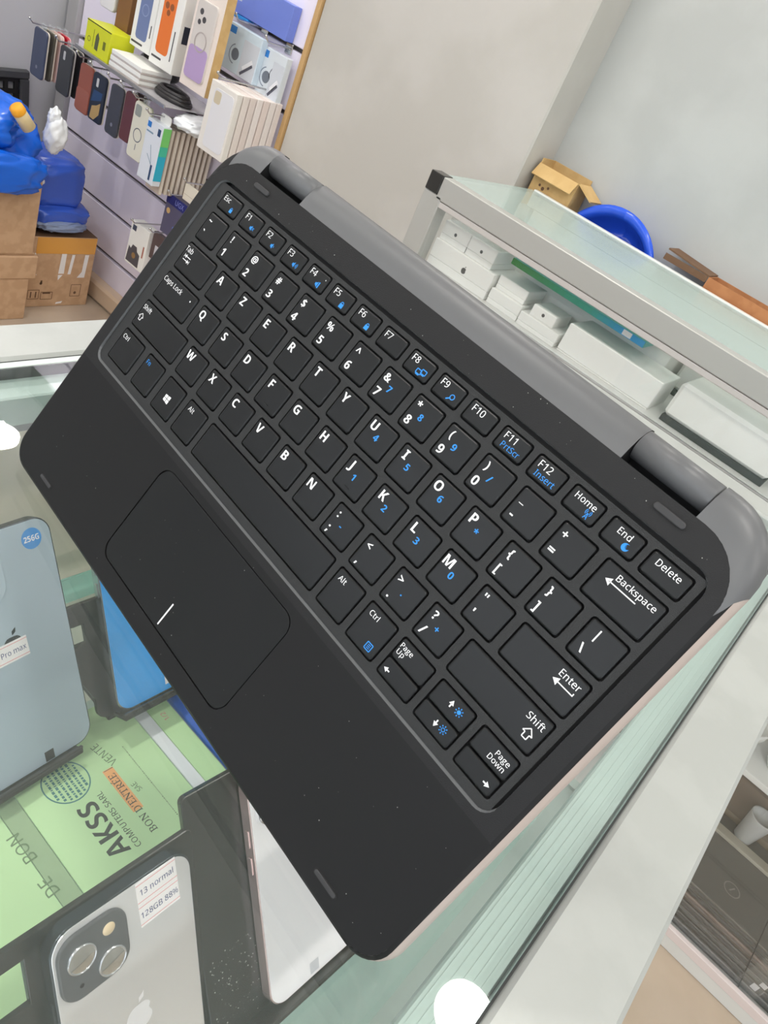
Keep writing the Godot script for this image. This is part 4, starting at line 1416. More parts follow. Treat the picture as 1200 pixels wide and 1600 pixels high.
func build_behind_showcase() -> void:
	struct_mesh("trim_1", box(Vector3(1.464, -0.182, -0.676), Vector3(1.5395, -0.162, 0.5)), M.white_paint)
	var c := thing("open_carton", "small tan carton with open flaps against the wall beside the pier", "carton", Vector3(1.501, -0.1618, -0.617))
	open_carton(c, Vector3(0.062, 0.232, 0.104), M.card_light, [["x-", 0.03, -52.0], ["z+", 0.045, -26.0], ["z-", 0.012, 95.0], ["x+", 0.012, 95.0]])
	part("printed_mark", print_mesh([disc2(0, 0, 0.004, 10), disc2(0.012, -0.006, 0.003, 8), disc2(-0.01, -0.004, 0.003, 8)], 0.0003), M.card_dark, c, Vector3(-0.031, 0.19, -0.02), Basis(Vector3(0, 0, 1), Vector3(-1, 0, 0), Vector3(0, -1, 0)))
	var b := thing("plastic_basin", "shiny blue plastic basin standing on edge behind the showcase", "basin", Vector3(1.5335, -0.0438, -0.444), Basis(Vector3.BACK, deg_to_rad(90)).scaled(Vector3(1.0, 1.07, 1.07)))
	# axis: local y points to -x, the open side to the room
	part("bowl", lathe([Vector2(0.0, 0.006), Vector2(0.045, 0.006), Vector2(0.05, 0.012), Vector2(0.054, 0.007), Vector2(0.07, 0.006), Vector2(0.088, 0.04), Vector2(0.094, 0.056), Vector2(0.104, 0.059), Vector2(0.11, 0.054), Vector2(0.1085, 0.048), Vector2(0.099, 0.05), Vector2(0.09, 0.036), Vector2(0.075, 0.0), Vector2(0.0, 0.001)], 48), M.basin, b)
	part("rib", lathe([Vector2(0.03, 0.0062), Vector2(0.033, 0.0085), Vector2(0.036, 0.0062)], 36), M.basin, b)
	var w := thing("brown_carton", "brown carton with a folded flap at the wall near the photo edge", "carton", Vector3(1.501, -0.1618, 0.06))
	open_carton(w, Vector3(0.064, 0.205, 0.572), M.card_brown, [["z-", 0.1, 4.0, M.card_dark]])
	part("flap_lining", box(Vector3(-0.0315, 0.1925, -0.386), Vector3(-0.0305, 0.205, -0.288)), M.card_dark, w)

# ------------------------------------------------------------------ goods on the slat wall
func facing() -> Basis:      # local y looks into the room (-x), local x runs along +z, local z hangs down
	return Basis(Vector3(0, 0, 1), Vector3(-1, 0, 0), Vector3(0, -1, 0))

func hook(x0: float, y: float, z: float, label: String) -> void:
	var t := thing("display_hook", label, "hook", Vector3(1.42, y, z), Basis.IDENTITY, "chrome hooks on the slat wall")
	var m := mat(c8(200, 200, 200), 0.15, 0.9)
	part("rod", tube([Vector3(-0.002, 0, 0), Vector3((x0 - 1.42) * 0.5, 0, 0), Vector3(x0 - 1.42 - 0.006, 0.001, 0), Vector3(x0 - 1.42 - 0.016, 0.01, 0)], 0.0022, 8), m, t)
	part("back_plate", box(Vector3(-0.004, -0.012, -0.012), Vector3(-0.0001, 0.012, 0.012), 0.001), m, t)
	part("tip", lathe([Vector2(0, -0.004), Vector2(0.003, -0.0026), Vector2(0.004, 0.0), Vector2(0.003, 0.0026), Vector2(0, 0.004)], 10), m, t, Vector3(x0 - 1.42 - 0.016, 0.011, 0))

func phone_case(label: String, x: float, ytop: float, zc: float, w: float, l: float, shell: Color, liner: Color, extra := "") -> Node3D:
	var t := thing("phone_case", label, "phone case", Vector3(x, ytop, zc), facing(), "phone cases hanging on the slat wall")
	part("shell", plate(-w / 2, 0, w / 2, l, 0.011, -0.006, 0.0, 0.0025, 6), mat(shell, 0.4), t)
	part("liner", plate(-w / 2, 0.0, w / 2, l, 0.011, -0.0105, -0.0062, 0.0006, 6), mat(liner, 0.6), t)
	part("hang_tab", plate(-0.014, -0.016, 0.014, 0.004, 0.005, -0.009, -0.0075, 0.0, 4), M.clear, t)
	match extra:
		"logo":
			part("emblem", print_mesh([disc2(0, l * 0.78, 0.005, 12)], 0.0001), mat(c8(130, 134, 150), 0.4), t)
		"slot":
			part("camera_slot", plate(-w * 0.18, 0.012, -w * 0.02, 0.034, 0.003, -0.001, 0.0004, 0.0002, 4), mat(c8(190, 190, 190), 0.4), t)
		"gold":
			part("camera_slot", plate(-w * 0.18, 0.012, -w * 0.02, 0.034, 0.003, -0.001, 0.0004, 0.0002, 4), mat(c8(200, 200, 200), 0.4), t)
			part("gold_print", print_mesh([PackedVector2Array([Vector2(-0.02, l * 0.95), Vector2(-0.016, l * 0.7), Vector2(0.004, l * 0.64), Vector2(0.02, l * 0.55), Vector2(0.02, l * 0.8), Vector2(0.0, l * 0.96)])], 0.0001), mat(c8(176, 146, 96), 0.5), t)
			part("blue_print", print_mesh([PackedVector2Array([Vector2(-0.024, l * 0.62), Vector2(-0.018, l * 0.36), Vector2(0.022, l * 0.34), Vector2(0.02, l * 0.5)])], 0.00008), mat(c8(40, 70, 110), 0.5), t)
		"ring":
			part("magnet_ring", print_mesh(ring2(0.0, l * 0.56, 0.0165, 0.0026, 28) + [bar2(Vector2(0, l * 0.72), Vector2(0, l * 0.83), 0.0026)], 0.0001), mat(c8(92, 98, 110), 0.5), t)
			part("camera_cutout", plate(-w * 0.4, 0.008, -w * 0.02, 0.036, 0.006, -0.001, 0.0005, 0.0002, 4), mat(c8(150, 156, 150), 0.4), t)
	return t

func goods_box(called: String, label: String, x: float, z0: float, z1: float, y0: float, y1: float, depth: float, m: Material, group := "boxed goods on the slat wall") -> Node3D:
	var t := thing(called, label, "box", Vector3(x, y1, (z0 + z1) / 2), facing(), group)
	var w := z1 - z0
	part("carton", box(Vector3(-w / 2, -depth, 0), Vector3(w / 2, 0, y1 - y0), 0.0012), m, t)
	return t

func mark(t: Node3D, called: String, polys: Array, c: Color, y := 0.00015) -> void:
	part(called, print_mesh(polys, y), mat(c, 0.5), t)

func build_wall_goods() -> void:
	# the long row of cases; [z centre, label of hook]
	var yt := -0.236
	hook(1.20, yt + 0.010, -2.138, "chrome hook carrying the navy and red cases")
	phone_case("navy phone case at the front of the hook nearest the grey wall", 1.22, yt, -2.138, 0.064, 0.127, c8(72, 80, 104), c8(226, 218, 202), "logo")
	phone_case("olive phone case behind the navy one", 1.243, yt, -2.138, 0.064, 0.127, c8(88, 84, 74), c8(222, 210, 190))
	phone_case("pale pink phone case between olive and red ones", 1.264, yt, -2.138, 0.064, 0.127, c8(222, 190, 180), c8(236, 200, 192))
	phone_case("red phone case on the hook with the navy case", 1.285, yt, -2.138, 0.064, 0.127, c8(190, 20, 44), c8(236, 170, 176))
	hook(1.20, yt + 0.010, -2.006, "chrome hook carrying the black cases")
	phone_case("black phone case with a pale camera slot, front of the second hook", 1.22, yt, -2.006, 0.062, 0.122, c8(58, 60, 64), c8(206, 204, 198), "slot")
	phone_case("black phone case behind the slotted black one", 1.245, yt, -2.006, 0.062, 0.122, c8(34, 34, 38), c8(206, 200, 192))
	phone_case("last black phone case on the second hook", 1.27, yt, -2.006, 0.062, 0.122, c8(40, 38, 40), c8(196, 190, 184))
	hook(1.20, yt + 0.008, -1.905, "chrome hook carrying the brown leather case")
	var br := phone_case("brown leather phone case hanging between black and navy-gold ones", 1.22, yt - 0.008, -1.905, 0.06, 0.123, c8(150, 84, 70), c8(226, 206, 190))
	part("card_slot", plate(-0.03, 0.062, 0.03, 0.12, 0.008, 0.0, 0.0012, 0.0008, 4), mat(c8(156, 92, 78), 0.4), br)
	hook(1.20, yt + 0.006, -1.842, "chrome hook carrying the navy and gold case")
	phone_case("dark navy phone case with a gold and blue print", 1.22, yt - 0.008, -1.842, 0.062, 0.122, c8(34, 42, 58), c8(224, 218, 206), "gold")
	hook(1.20, yt + 0.008, -1.762, "chrome hook carrying the shiny black case")
	phone_case("shiny black phone case right of the navy-gold case", 1.22, yt - 0.006, -1.762, 0.056, 0.127, c8(66, 68, 76), c8(226, 222, 214), "logo")
	hook(1.20, yt + 0.010, -1.706, "chrome hook carrying the maroon cases")
	phone_case("maroon phone case squeezed between black and clear cases", 1.222, yt, -1.706, 0.046, 0.124, c8(96, 54, 58), c8(226, 198, 184))
	phone_case("dark brown phone case behind the maroon one", 1.248, yt, -1.706, 0.046, 0.124, c8(70, 44, 44), c8(206, 180, 168))
	hook(1.20, yt + 0.006, -1.649, "chrome hook carrying the clear ring case")
	phone_case("clear cream phone case with a dark magnet ring", 1.22, yt - 0.006, -1.649, 0.066, 0.142, c8(222, 220, 204), c8(160, 164, 140), "ring")
	# bottoms of goods that hang higher up
	hook(1.28, 0.06, -1.985, "chrome hook carrying the white case at the photo's top")
	phone_case("white phone case hanging above the yellow box", 1.30, 0.045, -1.982, 0.066, 0.158, c8(232, 230, 232), c8(216, 206, 196))
	phone_case("black and white phone case behind the white one above the yellow box", 1.325, 0.045, -1.982, 0.066, 0.158, c8(40, 48, 52), c8(226, 224, 220))
	hook(1.28, 0.06, -1.905, "chrome hook carrying the slim brown boxes")
	for i in 3:
		goods_box("slim_brown_box", "slim brown box hanging above the yellow box, %s" % ["foremost", "middle", "hindmost"][i], 1.30 + i * 0.022, -1.935, -1.878, -0.14, 0.05, 0.016, mat([c8(132, 92, 52), c8(112, 84, 66), c8(168, 130, 104)][i], 0.5))
	# teal and white box with thin boxes behind it
	hook(1.20, -0.245, -1.585, "chrome hook carrying the teal-sided box")
	var tb := goods_box("charger_box", "white box with a green to teal side hanging next to the ring case", 1.22, -1.62, -1.553, -0.414, -0.26, 0.026, mat(c8(222, 228, 236), 0.4))
	part("side_print", box(Vector3(0.0336, -0.0255, 0.022), Vector3(0.0341, -0.0004, 0.14)), mat(c8(42, 176, 208), 0.4), tb)
	part("side_print", box(Vector3(0.0336, -0.0255, 0.004), Vector3(0.0342, -0.0004, 0.05)), mat(c8(120, 204, 110), 0.4), tb)
	part("side_print", box(Vector3(0.0336, -0.0255, 0.05), Vector3(0.0342, -0.0004, 0.075)), mat(c8(70, 192, 160), 0.4), tb)
	part("hang_tab", plate(-0.012, -0.022, 0.03, 0.002, 0.008, -0.022, -0.02, 0.0, 4), M.box_white, tb)
	mark(tb, "front_print", [rect2(-0.03, 0.008, -0.015, 0.022)], c8(40, 120, 200))
	mark(tb, "front_print", [rect2(-0.03, 0.03, -0.002, 0.034), bar2(Vector2(-0.01, 0.085), Vector2(0.012, 0.105), 0.002), bar2(Vector2(0.012, 0.105), Vector2(-0.002, 0.06), 0.002)], c8(120, 150, 170))
	mark(tb, "front_print", [rect2(0.012, 0.105, 0.02, 0.145)], c8(46, 74, 110))
	mark(tb, "front_print", [rect2(0.014, 0.012, 0.026, 0.03)], c8(46, 74, 110))
	for i in 9:
		var gb := goods_box("thin_case_box", "thin cream case box behind the teal-sided box, %s in the row" % ["first", "second", "third", "fourth", "fifth", "sixth", "seventh", "eighth", "last"][i], 1.255 + i * 0.0175, -1.622, -1.562, -0.44 + (i % 2) * 0.003, -0.268, 0.011, M.box_edge, "thin case boxes in a row")
		part("edge_rim", box(Vector3(0.026, -0.0095, 0.001), Vector3(0.0305, -0.0015, 0.17), 0.0006), M.box_cream, gb)
	# shelf with flat boxes, yellow box, mouse, coil
	var sh := thing("wall_shelf", "grey acrylic shelf on the slat wall above the cases", "shelf", Vector3(1.42, -0.2150, -1.76))
	part("shelf_board", box(Vector3(-0.205, 0.0, -0.2), Vector3(-0.0005, 0.003, 0.2), 0.0008), mat(c8(178, 176, 180), 0.25), sh)
	part("front_edge", box(Vector3(-0.209, -0.004, -0.2), Vector3(-0.2052, 0.005, 0.2), 0.0008), mat(c8(150, 150, 152), 0.2, 0.5), sh)
	var yb := goods_box("yellow_box", "bright yellow box with a pictured gadget on the shelf", 1.222, -1.938, -1.828, -0.2118, -0.137, 0.075, mat(c8(214, 218, 36), 0.4))
	mark(yb, "front_print", [PackedVector2Array([Vector2(-0.008, 0.028), Vector2(0.0, 0.018), Vector2(0.008, 0.03), Vector2(0.006, 0.062), Vector2(-0.009, 0.06)])], c8(86, 92, 62))
	mark(yb, "front_print", ring2(-0.036, 0.044, 0.006, 0.002, 12) + [rect2(0.026, 0.03, 0.038, 0.05), rect2(-0.019, 0.016, -0.017, 0.058)], c8(110, 116, 30))
	mark(yb, "front_print", [rect2(-0.055, 0.0008, 0.055, 0.0035)], c8(60, 60, 30))
	for i in 3:
		var fb := thing("flat_box", ["flat white box at the bottom of the shelf stack", "flat white box in the middle of the shelf stack", "flat white box on top of the shelf stack"][i], "box", Vector3(1.268, -0.2118 + i * 0.0148, -1.752 + i * 0.002), Basis.IDENTITY, "flat white boxes on the shelf")
		part("lid", box(Vector3(-0.048, 0.004, -0.066), Vector3(0.048, 0.0145, 0.066), 0.001), M.box_white, fb)
		part("base", box(Vector3(-0.0475, 0.0, -0.0655), Vector3(0.0475, 0.0038, 0.0655), 0.0005), mat(c8(196, 186, 182), 0.6), fb)
	var ms := thing("computer_mouse", "black computer mouse lying on the wall shelf behind flat boxes", "mouse", Vector3(1.368, -0.2119, -1.80), turn_y(8))
	part("body", crumple(0.04, 0.03, 0.068, 0.0, 0.1, 1, 0.9, 14, 24), mat(c8(28, 29, 32), 0.25), ms, Vector3(0, 0.0295, 0))
	part("wheel", lathe([Vector2(0.0, -0.003), Vector2(0.008, -0.003), Vector2(0.008, 0.003), Vector2(0.0, 0.003)], 16), mat(c8(60, 60, 62), 0.5), ms, Vector3(-0.002, 0.053, 0.035), Basis(Vector3.BACK, PI / 2))
	var co := thing("cable_coil", "coiled black cable lying on the wall shelf end", "cable", Vector3(1.29, -0.2119, -1.628), turn_y(0))
	for i in 3:
		var pts := []
		for k in 25:
			pts.append(Vector3(cos(TAU * k / 24) * (0.034 - i * 0.004), 0.006 + i * 0.007, sin(TAU * k / 24) * (0.058 - i * 0.006)))
		part("loop", tube(pts, 0.0055, 8), mat(c8(44, 42, 44), 0.4), co)
	var wb := thing("plastic_pouch", "crumpled white plastic pouch under the wall shelf", "pouch", Vector3(1.325, -0.2385, -1.526))
	part("film", crumple(0.075, 0.019, 0.05, 0.25, 0.1, 31, 0.8), M.white_bag, wb)
	# tall boxes with pictured phones, glitter case box
	hook(1.25, 0.075, -1.778, "chrome hook carrying the blue-phone box")
	var p1 := goods_box("pictured_case_box", "white case box picturing a blue phone", 1.272, -1.821, -1.735, -0.147, 0.06, 0.03, M.box_white)
	part("pictured_phone", plate(-0.025, 0.045, 0.022, 0.185, 0.01, -0.0005, 0.0004, 0.0, 5), mat(c8(112, 128, 172), 0.4), p1)
	mark(p1, "picture_ring", ring2(-0.001, 0.115, 0.013, 0.002, 20), c8(150, 164, 200), 0.0005)
	mark(p1, "front_print", [rect2(-0.038, 0.193, 0.01, 0.198)], c8(70, 70, 72))
	mark(p1, "front_print", [rect2(0.031, 0.14, 0.035, 0.17)], c8(70, 70, 72))
	hook(1.25, 0.085, -1.678, "chrome hook carrying the orange-phone box")
	var p2 := goods_box("pictured_case_box", "white case box picturing an orange phone", 1.268, -1.728, -1.632, -0.156, 0.07, 0.045, M.box_white)
	part("pictured_phone", plate(-0.03, 0.03, 0.02, 0.195, 0.011, -0.0005, 0.0004, 0.0, 5), mat(c8(232, 120, 48), 0.4), p2)
	part("pictured_lenses", print_mesh([disc2(-0.015, 0.085, 0.008, 14), disc2(0.004, 0.085, 0.008, 14), disc2(-0.006, 0.1, 0.007, 14)], 0.0005), mat(c8(150, 82, 40), 0.4), p2)
	mark(p2, "front_print", [rect2(-0.04, 0.205, 0.0, 0.210)], c8(70, 70, 72))
	mark(p2, "front_print", [rect2(0.031, 0.13, 0.035, 0.2)], c8(70, 70, 72))
	part("side_print", box(Vector3(0.0479, -0.03, 0.11), Vector3(0.0483, -0.012, 0.15)), mat(c8(40, 44, 60), 0.5), p2)
	hook(1.25, 0.085, -1.543, "chrome hook carrying the glitter-case box")
	var p3 := goods_box("glitter_case_box", "cream box framing a clear case with purple glitter", 1.268, -1.594, -1.492, -0.157, 0.07, 0.03, M.card_light)
	part("window_card", box(Vector3(-0.0508, -0.001, 0.0), Vector3(0.0508, 0.0008, 0.227), 0.0004), mat(c8(236, 224, 216), 0.5), p3)
	part("clear_case", plate(-0.038, 0.03, 0.036, 0.205, 0.012, 0.0006, 0.006, 0.002, 6), mat(c8(214, 208, 204), 0.15), p3)
	part("glitter", plate(-0.037, 0.13, 0.035, 0.204, 0.011, 0.0055, 0.0064, 0.0003, 6), mat(c8(182, 158, 202), 0.25), p3)
	part("case_ring", print_mesh(ring2(0, 0.118, 0.021, 0.003, 24), 0.0068), mat(c8(180, 170, 168), 0.4), p3)
	part("camera_holes", print_mesh([disc2(-0.018, 0.055, 0.007, 14), disc2(-0.004, 0.07, 0.007, 14), disc2(-0.02, 0.078, 0.006, 14)], 0.0062), mat(c8(72, 70, 74), 0.4), p3)
	# packs near the tan edge
	hook(1.33, 0.03, -1.505, "chrome hook carrying the larger watch-band pack")
	var e1 := goods_box("watch_pack", "pale blue pack picturing a watch and a metal band, the larger one", 1.36, -1.567, -1.443, -0.09, 0.015, 0.02, mat(c8(204, 220, 232), 0.4))
	pack_print(e1, 0.124, 0.105)
	hook(1.35, 0.018, -1.41, "chrome hook carrying the smaller watch-band pack")
	var e2 := goods_box("watch_pack", "pale blue pack picturing a watch and a metal band, nearer the tan edge", 1.38, -1.45, -1.368, -0.104, 0.003, 0.02, mat(c8(214, 222, 230), 0.4))
	pack_print(e2, 0.082, 0.105)
	var bl := goods_box("blue_card_box", "periwinkle blue box above the watch packs", 1.39, -1.617, -1.403, 0.032, 0.11, 0.028, mat(c8(112, 132, 214), 0.35))
	mark(bl, "front_print", [rect2(-0.09, 0.03, -0.07, 0.05)], c8(196, 204, 226))
	part("clip_strip", box(Vector3(-0.107, -0.02, 0.079), Vector3(-0.03, 0.004, 0.087), 0.001), mat(c8(34, 140, 220), 0.4), bl)
	# white case boxes stacked along a hook
	hook(1.235, -0.085, -1.41, "chrome hook carrying the white case boxes")
	for i in 7:
		var wbx := goods_box("white_case_box", "white phone-case box, %s along the hook by the tan edge" % ["foremost with a pictured case", "second", "third", "fourth", "fifth", "sixth", "last"][i], 1.25 + i * 0.0225, -1.459, -1.362, -0.262 + i * 0.003, -0.1, 0.019, mat([c8(232, 228, 222), c8(232, 222, 216), c8(226, 214, 208), c8(234, 226, 222), c8(228, 214, 208), c8(232, 224, 220), c8(226, 216, 212)][i], 0.5), "white case boxes by the tan edge")
		if i == 0:
			part("pictured_case", plate(-0.03, 0.012, 0.043, 0.15, 0.011, -0.0005, 0.0008, 0.0004, 6), mat(c8(226, 226, 230), 0.4), wbx)
			part("pictured_lens", plate(-0.026, 0.018, -0.002, 0.046, 0.006, 0.0008, 0.0012, 0.0, 5), mat(c8(206, 194, 168), 0.4), wbx)
	# lower packs
	hook(1.28, -0.565, -1.655, "chrome hook carrying the low white gadget box")
	var g1 := goods_box("gadget_box", "white box picturing a dark gadget low on the slat wall", 1.30, -1.698, -1.614, -0.70, -0.572, 0.04, M.box_white)
	mark(g1, "pictured_gadget", [PackedVector2Array([Vector2(-0.038, 0.122), Vector2(-0.034, 0.075), Vector2(-0.024, 0.08), Vector2(-0.018, 0.066), Vector2(0.002, 0.066), Vector2(0.006, 0.078), Vector2(0.02, 0.084), Vector2(0.022, 0.122)])], c8(86, 84, 90))
	mark(g1, "front_print", [rect2(-0.034, 0.01, -0.016, 0.026)], c8(70, 78, 96), 0.0003)
	mark(g1, "front_print", [rect2(0.028, 0.05, 0.034, 0.085)], c8(176, 110, 96), 0.0003)
	mark(g1, "pictured_core", [disc2(-0.006, 0.095, 0.009, 12)], c8(150, 118, 76), 0.0004)
	hook(1.28, -0.425, -1.535, "chrome hook carrying the dark blue box")
	var g2 := goods_box("dark_blue_box", "dark blue printed box beside the laptop corner", 1.30, -1.578, -1.492, -0.545, -0.434, 0.03, mat(c8(92, 90, 116), 0.35))
	mark(g2, "title_band", [rect2(-0.043, 0.0, 0.043, 0.026)], c8(34, 40, 110))
	lettering("UGX", 0.014, g2, mat(c8(140, 150, 220), 0.5), Vector3(0.012, 0.0003, 0.013), "lettering")
	mark(g2, "front_print", [disc2(-0.026, 0.045, 0.008, 12)], c8(206, 170, 110), 0.0003)
	mark(g2, "front_print", [disc2(0.012, 0.082, 0.007, 12)], c8(120, 150, 240), 0.0003)
	hook(1.28, -0.552, -1.573, "chrome hook carrying the small dark pouch")
	var g3 := goods_box("small_pouch", "small dark pouch with a pale picture between the low boxes", 1.305, -1.604, -1.548, -0.64, -0.56, 0.015, mat(c8(92, 78, 78), 0.4))
	mark(g3, "picture", [rect2(-0.01, 0.035, 0.022, 0.07)], c8(206, 206, 214))
	hook(1.285, -0.372, -1.492, "chrome hook carrying the cream card")
	var g4 := goods_box("cream_card", "small cream card hanging tilted above the dark blue box", 1.30, -1.52, -1.468, -0.425, -0.38, 0.004, M.box_cream)
	mark(g4, "fold_line", [rect2(-0.024, 0.028, 0.024, 0.0295)], c8(196, 184, 170))

func pack_print(t: Node3D, w: float, h: float) -> void:
	mark(t, "front_print", [rect2(-w * 0.46, 0.006, -w * 0.27, 0.022)], c8(48, 128, 206))
	mark(t, "pictured_watch", [disc2(-w * 0.16, h * 0.6, 0.014, 18)], c8(112, 120, 132))
	mark(t, "pictured_strap", ring2(-w * 0.16, h * 0.6, 0.022, 0.0025, 12, 1.6, 4.4), c8(120, 130, 150), 0.0002)
	mark(t, "pictured_band", ring2(w * 0.2, h * 0.5, 0.02, 0.003, 14, 2.6, 6.2) + [bar2(Vector2(w * 0.12, h * 0.85), Vector2(w * 0.36, h * 0.62), 0.006)], c8(120, 122, 136))
	part("clear_window", box(Vector3(w * 0.02, -0.001, h * 0.2), Vector3(w * 0.49, 0.0006, h * 0.99)), mat(c8(206, 212, 222), 0.2), t)
	mark(t, "band_edge", [bar2(Vector2(w * 0.10, h * 0.93), Vector2(w * 0.40, h * 0.64), 0.007)], c8(84, 86, 100), 0.0009)
	mark(t, "band_face", [bar2(Vector2(w * 0.14, h * 0.80), Vector2(w * 0.38, h * 0.56), 0.010)], c8(232, 234, 240), 0.0009)

# ------------------------------------------------------------------ cartons and bags in the far corner
func build_corner_goods() -> void:
	var c1 := thing("floor_carton", "brown carton at the bottom of the corner stack", "carton", Vector3(0.91, FLOOR_Y, -1.95), Basis.IDENTITY, "cartons stacked in the corner")
	part("carton_body", box(Vector3(-0.2, 0.0, -0.14), Vector3(0.168, 0.13, 0.144), 0.002), M.card, c1)
	var c2 := thing("floor_carton", "low wide brown carton lying in the middle of the corner stack", "carton", Vector3(0.91, FLOOR_Y + 0.1302, -1.95), Basis.IDENTITY, "cartons stacked in the corner")
	part("carton_body", box(Vector3(-0.2, 0.0, -0.14), Vector3(0.187, 0.072, 0.147), 0.004), M.card, c2)
	part("lid_fold", box(Vector3(-0.2, 0.0722, -0.13), Vector3(0.176, 0.0775, 0.14), 0.002), M.card, c2)
	var c3 := thing("floor_carton", "tall brown carton on top of the corner stack under the blue bag", "carton", Vector3(0.90, FLOOR_Y + 0.2079, -1.95), Basis.IDENTITY, "cartons stacked in the corner")
	part("carton_body", box(Vector3(-0.2, 0.0, -0.14), Vector3(0.178, 0.212, 0.144), 0.002), M.card, c3)
	part("printed_mark", print_mesh([disc2(0, 0, 0.006, 8), rect2(-0.003, -0.012, 0.005, 0.01)], 0.0004), M.card_dark, c3, Vector3(0.065, 0.085, 0.144), Basis(Vector3.RIGHT, Vector3.BACK, Vector3.DOWN))
	part("tape_strip", box(Vector3(-0.2, 0.2121, -0.02), Vector3(0.178, 0.2126, 0.03)), mat(c8(206, 176, 130), 0.3), c3)
	# carton with orange tape and torn labels
	var c4 := thing("taped_carton", "brown carton with orange tape and torn white labels on the floor", "carton", Vector3(1.218, FLOOR_Y, -1.99))
	part("carton_body", box(Vector3(-0.112, 0.0, -0.11), Vector3(0.109, 0.23, 0.12), 0.002), M.card, c4)
	part("orange_tape", box(Vector3(-0.09, 0.178, 0.1202), Vector3(0.107, 0.229, 0.1208)), M.tape, c4)
	part("orange_tape", box(Vector3(-0.112, 0.2302, 0.05), Vector3(0.109, 0.2308, 0.118)), M.card_dark, c4)
	var fz := Basis(Vector3.RIGHT, Vector3.BACK, Vector3.DOWN)
	var strips := [PackedVector2Array([Vector2(-0.093, 0.05), Vector2(-0.089, 0.05), Vector2(-0.088, 0.105), Vector2(-0.078, 0.122), Vector2(-0.098, 0.122)]), PackedVector2Array([Vector2(-0.005, 0.052), Vector2(0.011, 0.052), Vector2(0.011, 0.118), Vector2(-0.008, 0.118)]), PackedVector2Array([Vector2(0.03, 0.055), Vector2(0.04, 0.055), Vector2(0.034, 0.12), Vector2(0.024, 0.12)]), PackedVector2Array([Vector2(0.074, 0.055), Vector2(0.088, 0.055), Vector2(0.084, 0.132), Vector2(0.058, 0.132), Vector2(0.072, 0.112)]), PackedVector2Array([Vector2(-0.008, 0.122), Vector2(0.008, 0.122), Vector2(-0.006, 0.14)]), PackedVector2Array([Vector2(0.0, 0.216), Vector2(0.022, 0.212), Vector2(0.018, 0.22), Vector2(-0.002, 0.222)])]
	part("torn_label", print_mesh(strips, 0.0006), M.paper, c4, Vector3(0, 0.23, 0.12), fz)
	var marks := []
	for k in [[-0.098, 0.172, 0.036, 0.03], [-0.055, 0.18, 0.038, 0.024], [0.044, 0.156, 0.034, 0.04]]:
		var q := rect2(k[0], k[1], k[0] + k[2], k[1] + k[3])
		for i in 4:
			marks.append(bar2(q[i], q[(i + 1) % 4], 0.0018))
	marks.append_array([bar2(Vector2(-0.088, 0.178), Vector2(-0.088, 0.198), 0.004), bar2(Vector2(-0.072, 0.178), Vector2(-0.072, 0.198), 0.004), rect2(-0.05, 0.18, -0.024, 0.186), disc2(0.06, 0.184, 0.005, 8), disc2(-0.06, 0.15, 0.005, 6), rect2(-0.062, 0.14, -0.056, 0.15)])
	part("handling_marks", print_mesh(marks, 0.0005), M.card_dark, c4, Vector3(0, 0.23, 0.12), fz)
	# blue parcel on the taped carton
	var bp := thing("blue_parcel", "shiny dark blue plastic parcel lying on the taped carton", "parcel", Vector3(1.208, -0.612, -1.98))
	part("folded_layer", crumple(0.093, 0.03, 0.102, 0.12, 0.07, 41, 0.42, 30, 48), M.blue_bag2, bp, Vector3(0.0, -0.056, 0.0), turn_y(-4.0))
	part("folded_layer", crumple(0.084, 0.07, 0.09, 0.14, 0.055, 44, 0.5, 40, 56), M.blue_bag2, bp, Vector3(-0.008, 0.028, -0.008), turn_y(5.0))
	part("pale_end", crumple(0.075, 0.016, 0.04, 0.2, 0.16, 42, 0.7), mat(c8(146, 162, 196), 0.3), bp, Vector3(0.0, -0.079, 0.075))
	part("white_print", crumple(0.018, 0.014, 0.01, 0.1, 0.2, 43), M.white_bag, bp, Vector3(-0.078, 0.045, 0.075))
	# blue bag on the stack, roll of paper in it, white bag tied to it
	var bg := thing("blue_bag", "bright blue plastic bag stuffed full on the carton stack", "bag", Vector3(0.905, -0.4405, -1.93))
	part("film", crumple(0.155, 0.086, 0.15, 0.3, 0.075, 51, 0.8, 40, 56), M.blue_bag, bg)
	part("drooping_side", crumple(0.125, 0.048, 0.026, 0.2, 0.09, 53, 0.7, 28, 48), M.blue_bag, bg, Vector3(0.02, -0.062, 0.155))
	part("gathered_neck", crumple(0.1, 0.06, 0.08, 0.35, 0.12, 52, 0.9), M.blue_bag, bg, Vector3(-0.09, 0.075, 0.02))
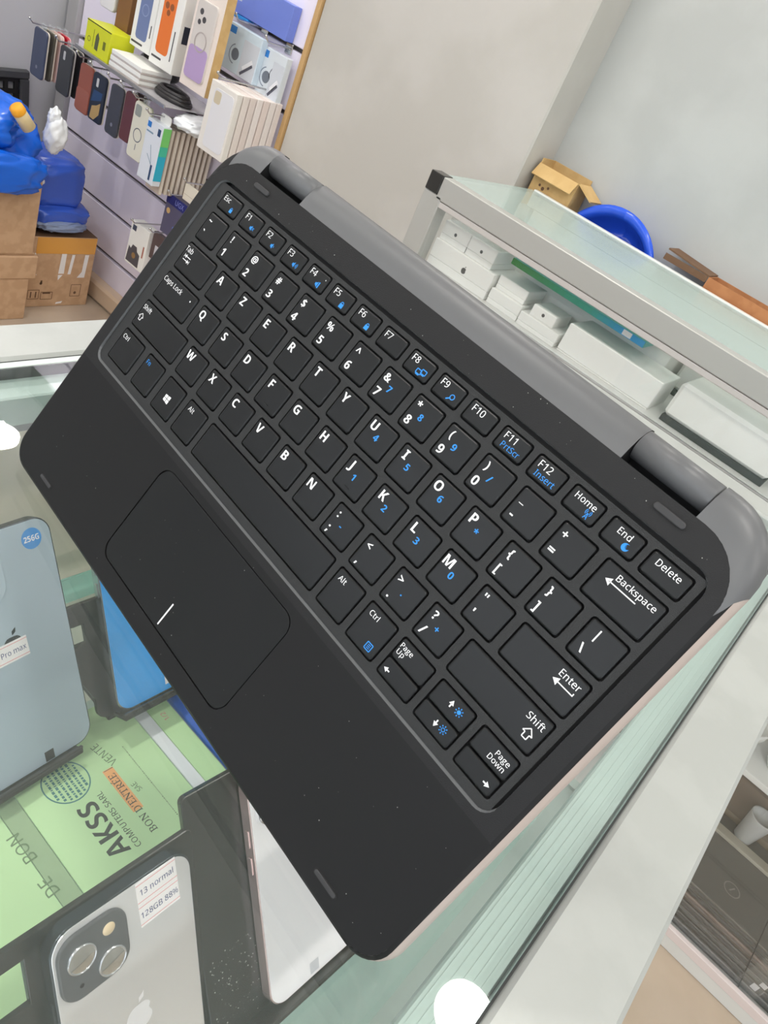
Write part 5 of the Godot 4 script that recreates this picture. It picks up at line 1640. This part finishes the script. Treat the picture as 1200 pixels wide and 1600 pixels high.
	var rl := thing("paper_roll", "rolled cream paper with an orange top sticking out of the blue bag", "paper roll", Vector3(0.998, -0.384, -1.772), Basis(Vector3(0, 0, 1), deg_to_rad(42)))
	part("roll", lathe([Vector2(0.0, 0.0), Vector2(0.018, 0.0), Vector2(0.017, 0.052), Vector2(0.015, 0.056), Vector2(0.0, 0.055)], 20), mat(c8(238, 218, 170), 0.6), rl)
	part("orange_top", lathe([Vector2(0.0175, 0.043), Vector2(0.0183, 0.046), Vector2(0.0172, 0.06), Vector2(0.01, 0.064), Vector2(0.0, 0.063)], 20), mat(c8(246, 172, 40), 0.5), rl)
	var wt := thing("white_bag", "crumpled white plastic bag tied beside the blue bag", "bag", Vector3(1.112, -0.412, -1.835))
	part("film", crumple(0.026, 0.042, 0.026, 0.35, 0.06, 61), M.white_bag, wt)
	part("twisted_top", crumple(0.014, 0.024, 0.014, 0.35, 0.07, 62), M.white_bag, wt, Vector3(-0.010, 0.042, 0))
	# black perforated tray on the grey wall
	var tr := thing("perforated_tray", "black perforated plastic tray leaning at the grey wall", "tray", Vector3(1.19, -0.52, -2.3278), Basis(Vector3.BACK, deg_to_rad(6)))
	var st := begin()
	add_box(st, Vector3(-0.17, 0.085, 0), Vector3(0.13, 0.11, 0.02), 0.004)
	add_box(st, Vector3(-0.17, -0.17, 0), Vector3(0.13, -0.14, 0.02), 0.004)
	add_box(st, Vector3(0.1, -0.14, 0), Vector3(0.13, 0.085, 0.02), 0.004)
	add_box(st, Vector3(-0.17, -0.14, 0), Vector3(-0.14, 0.085, 0.02), 0.004)
	part("rim", st.commit(), mat(c8(62, 64, 66), 0.4), tr)
	for i in 8:
		part("bar", box(Vector3(-0.14 + i * 0.032, -0.14, 0.004), Vector3(-0.128 + i * 0.032, 0.085, 0.012)), M.black, tr)
	for i in 7:
		part("bar", box(Vector3(-0.14, -0.13 + i * 0.034, 0.0045), Vector3(0.1, -0.118 + i * 0.034, 0.0115)), M.black, tr)
	part("backing", box(Vector3(-0.14, -0.14, 0.0005), Vector3(0.1, 0.085, 0.002)), mat(c8(150, 150, 150), 0.5), tr)
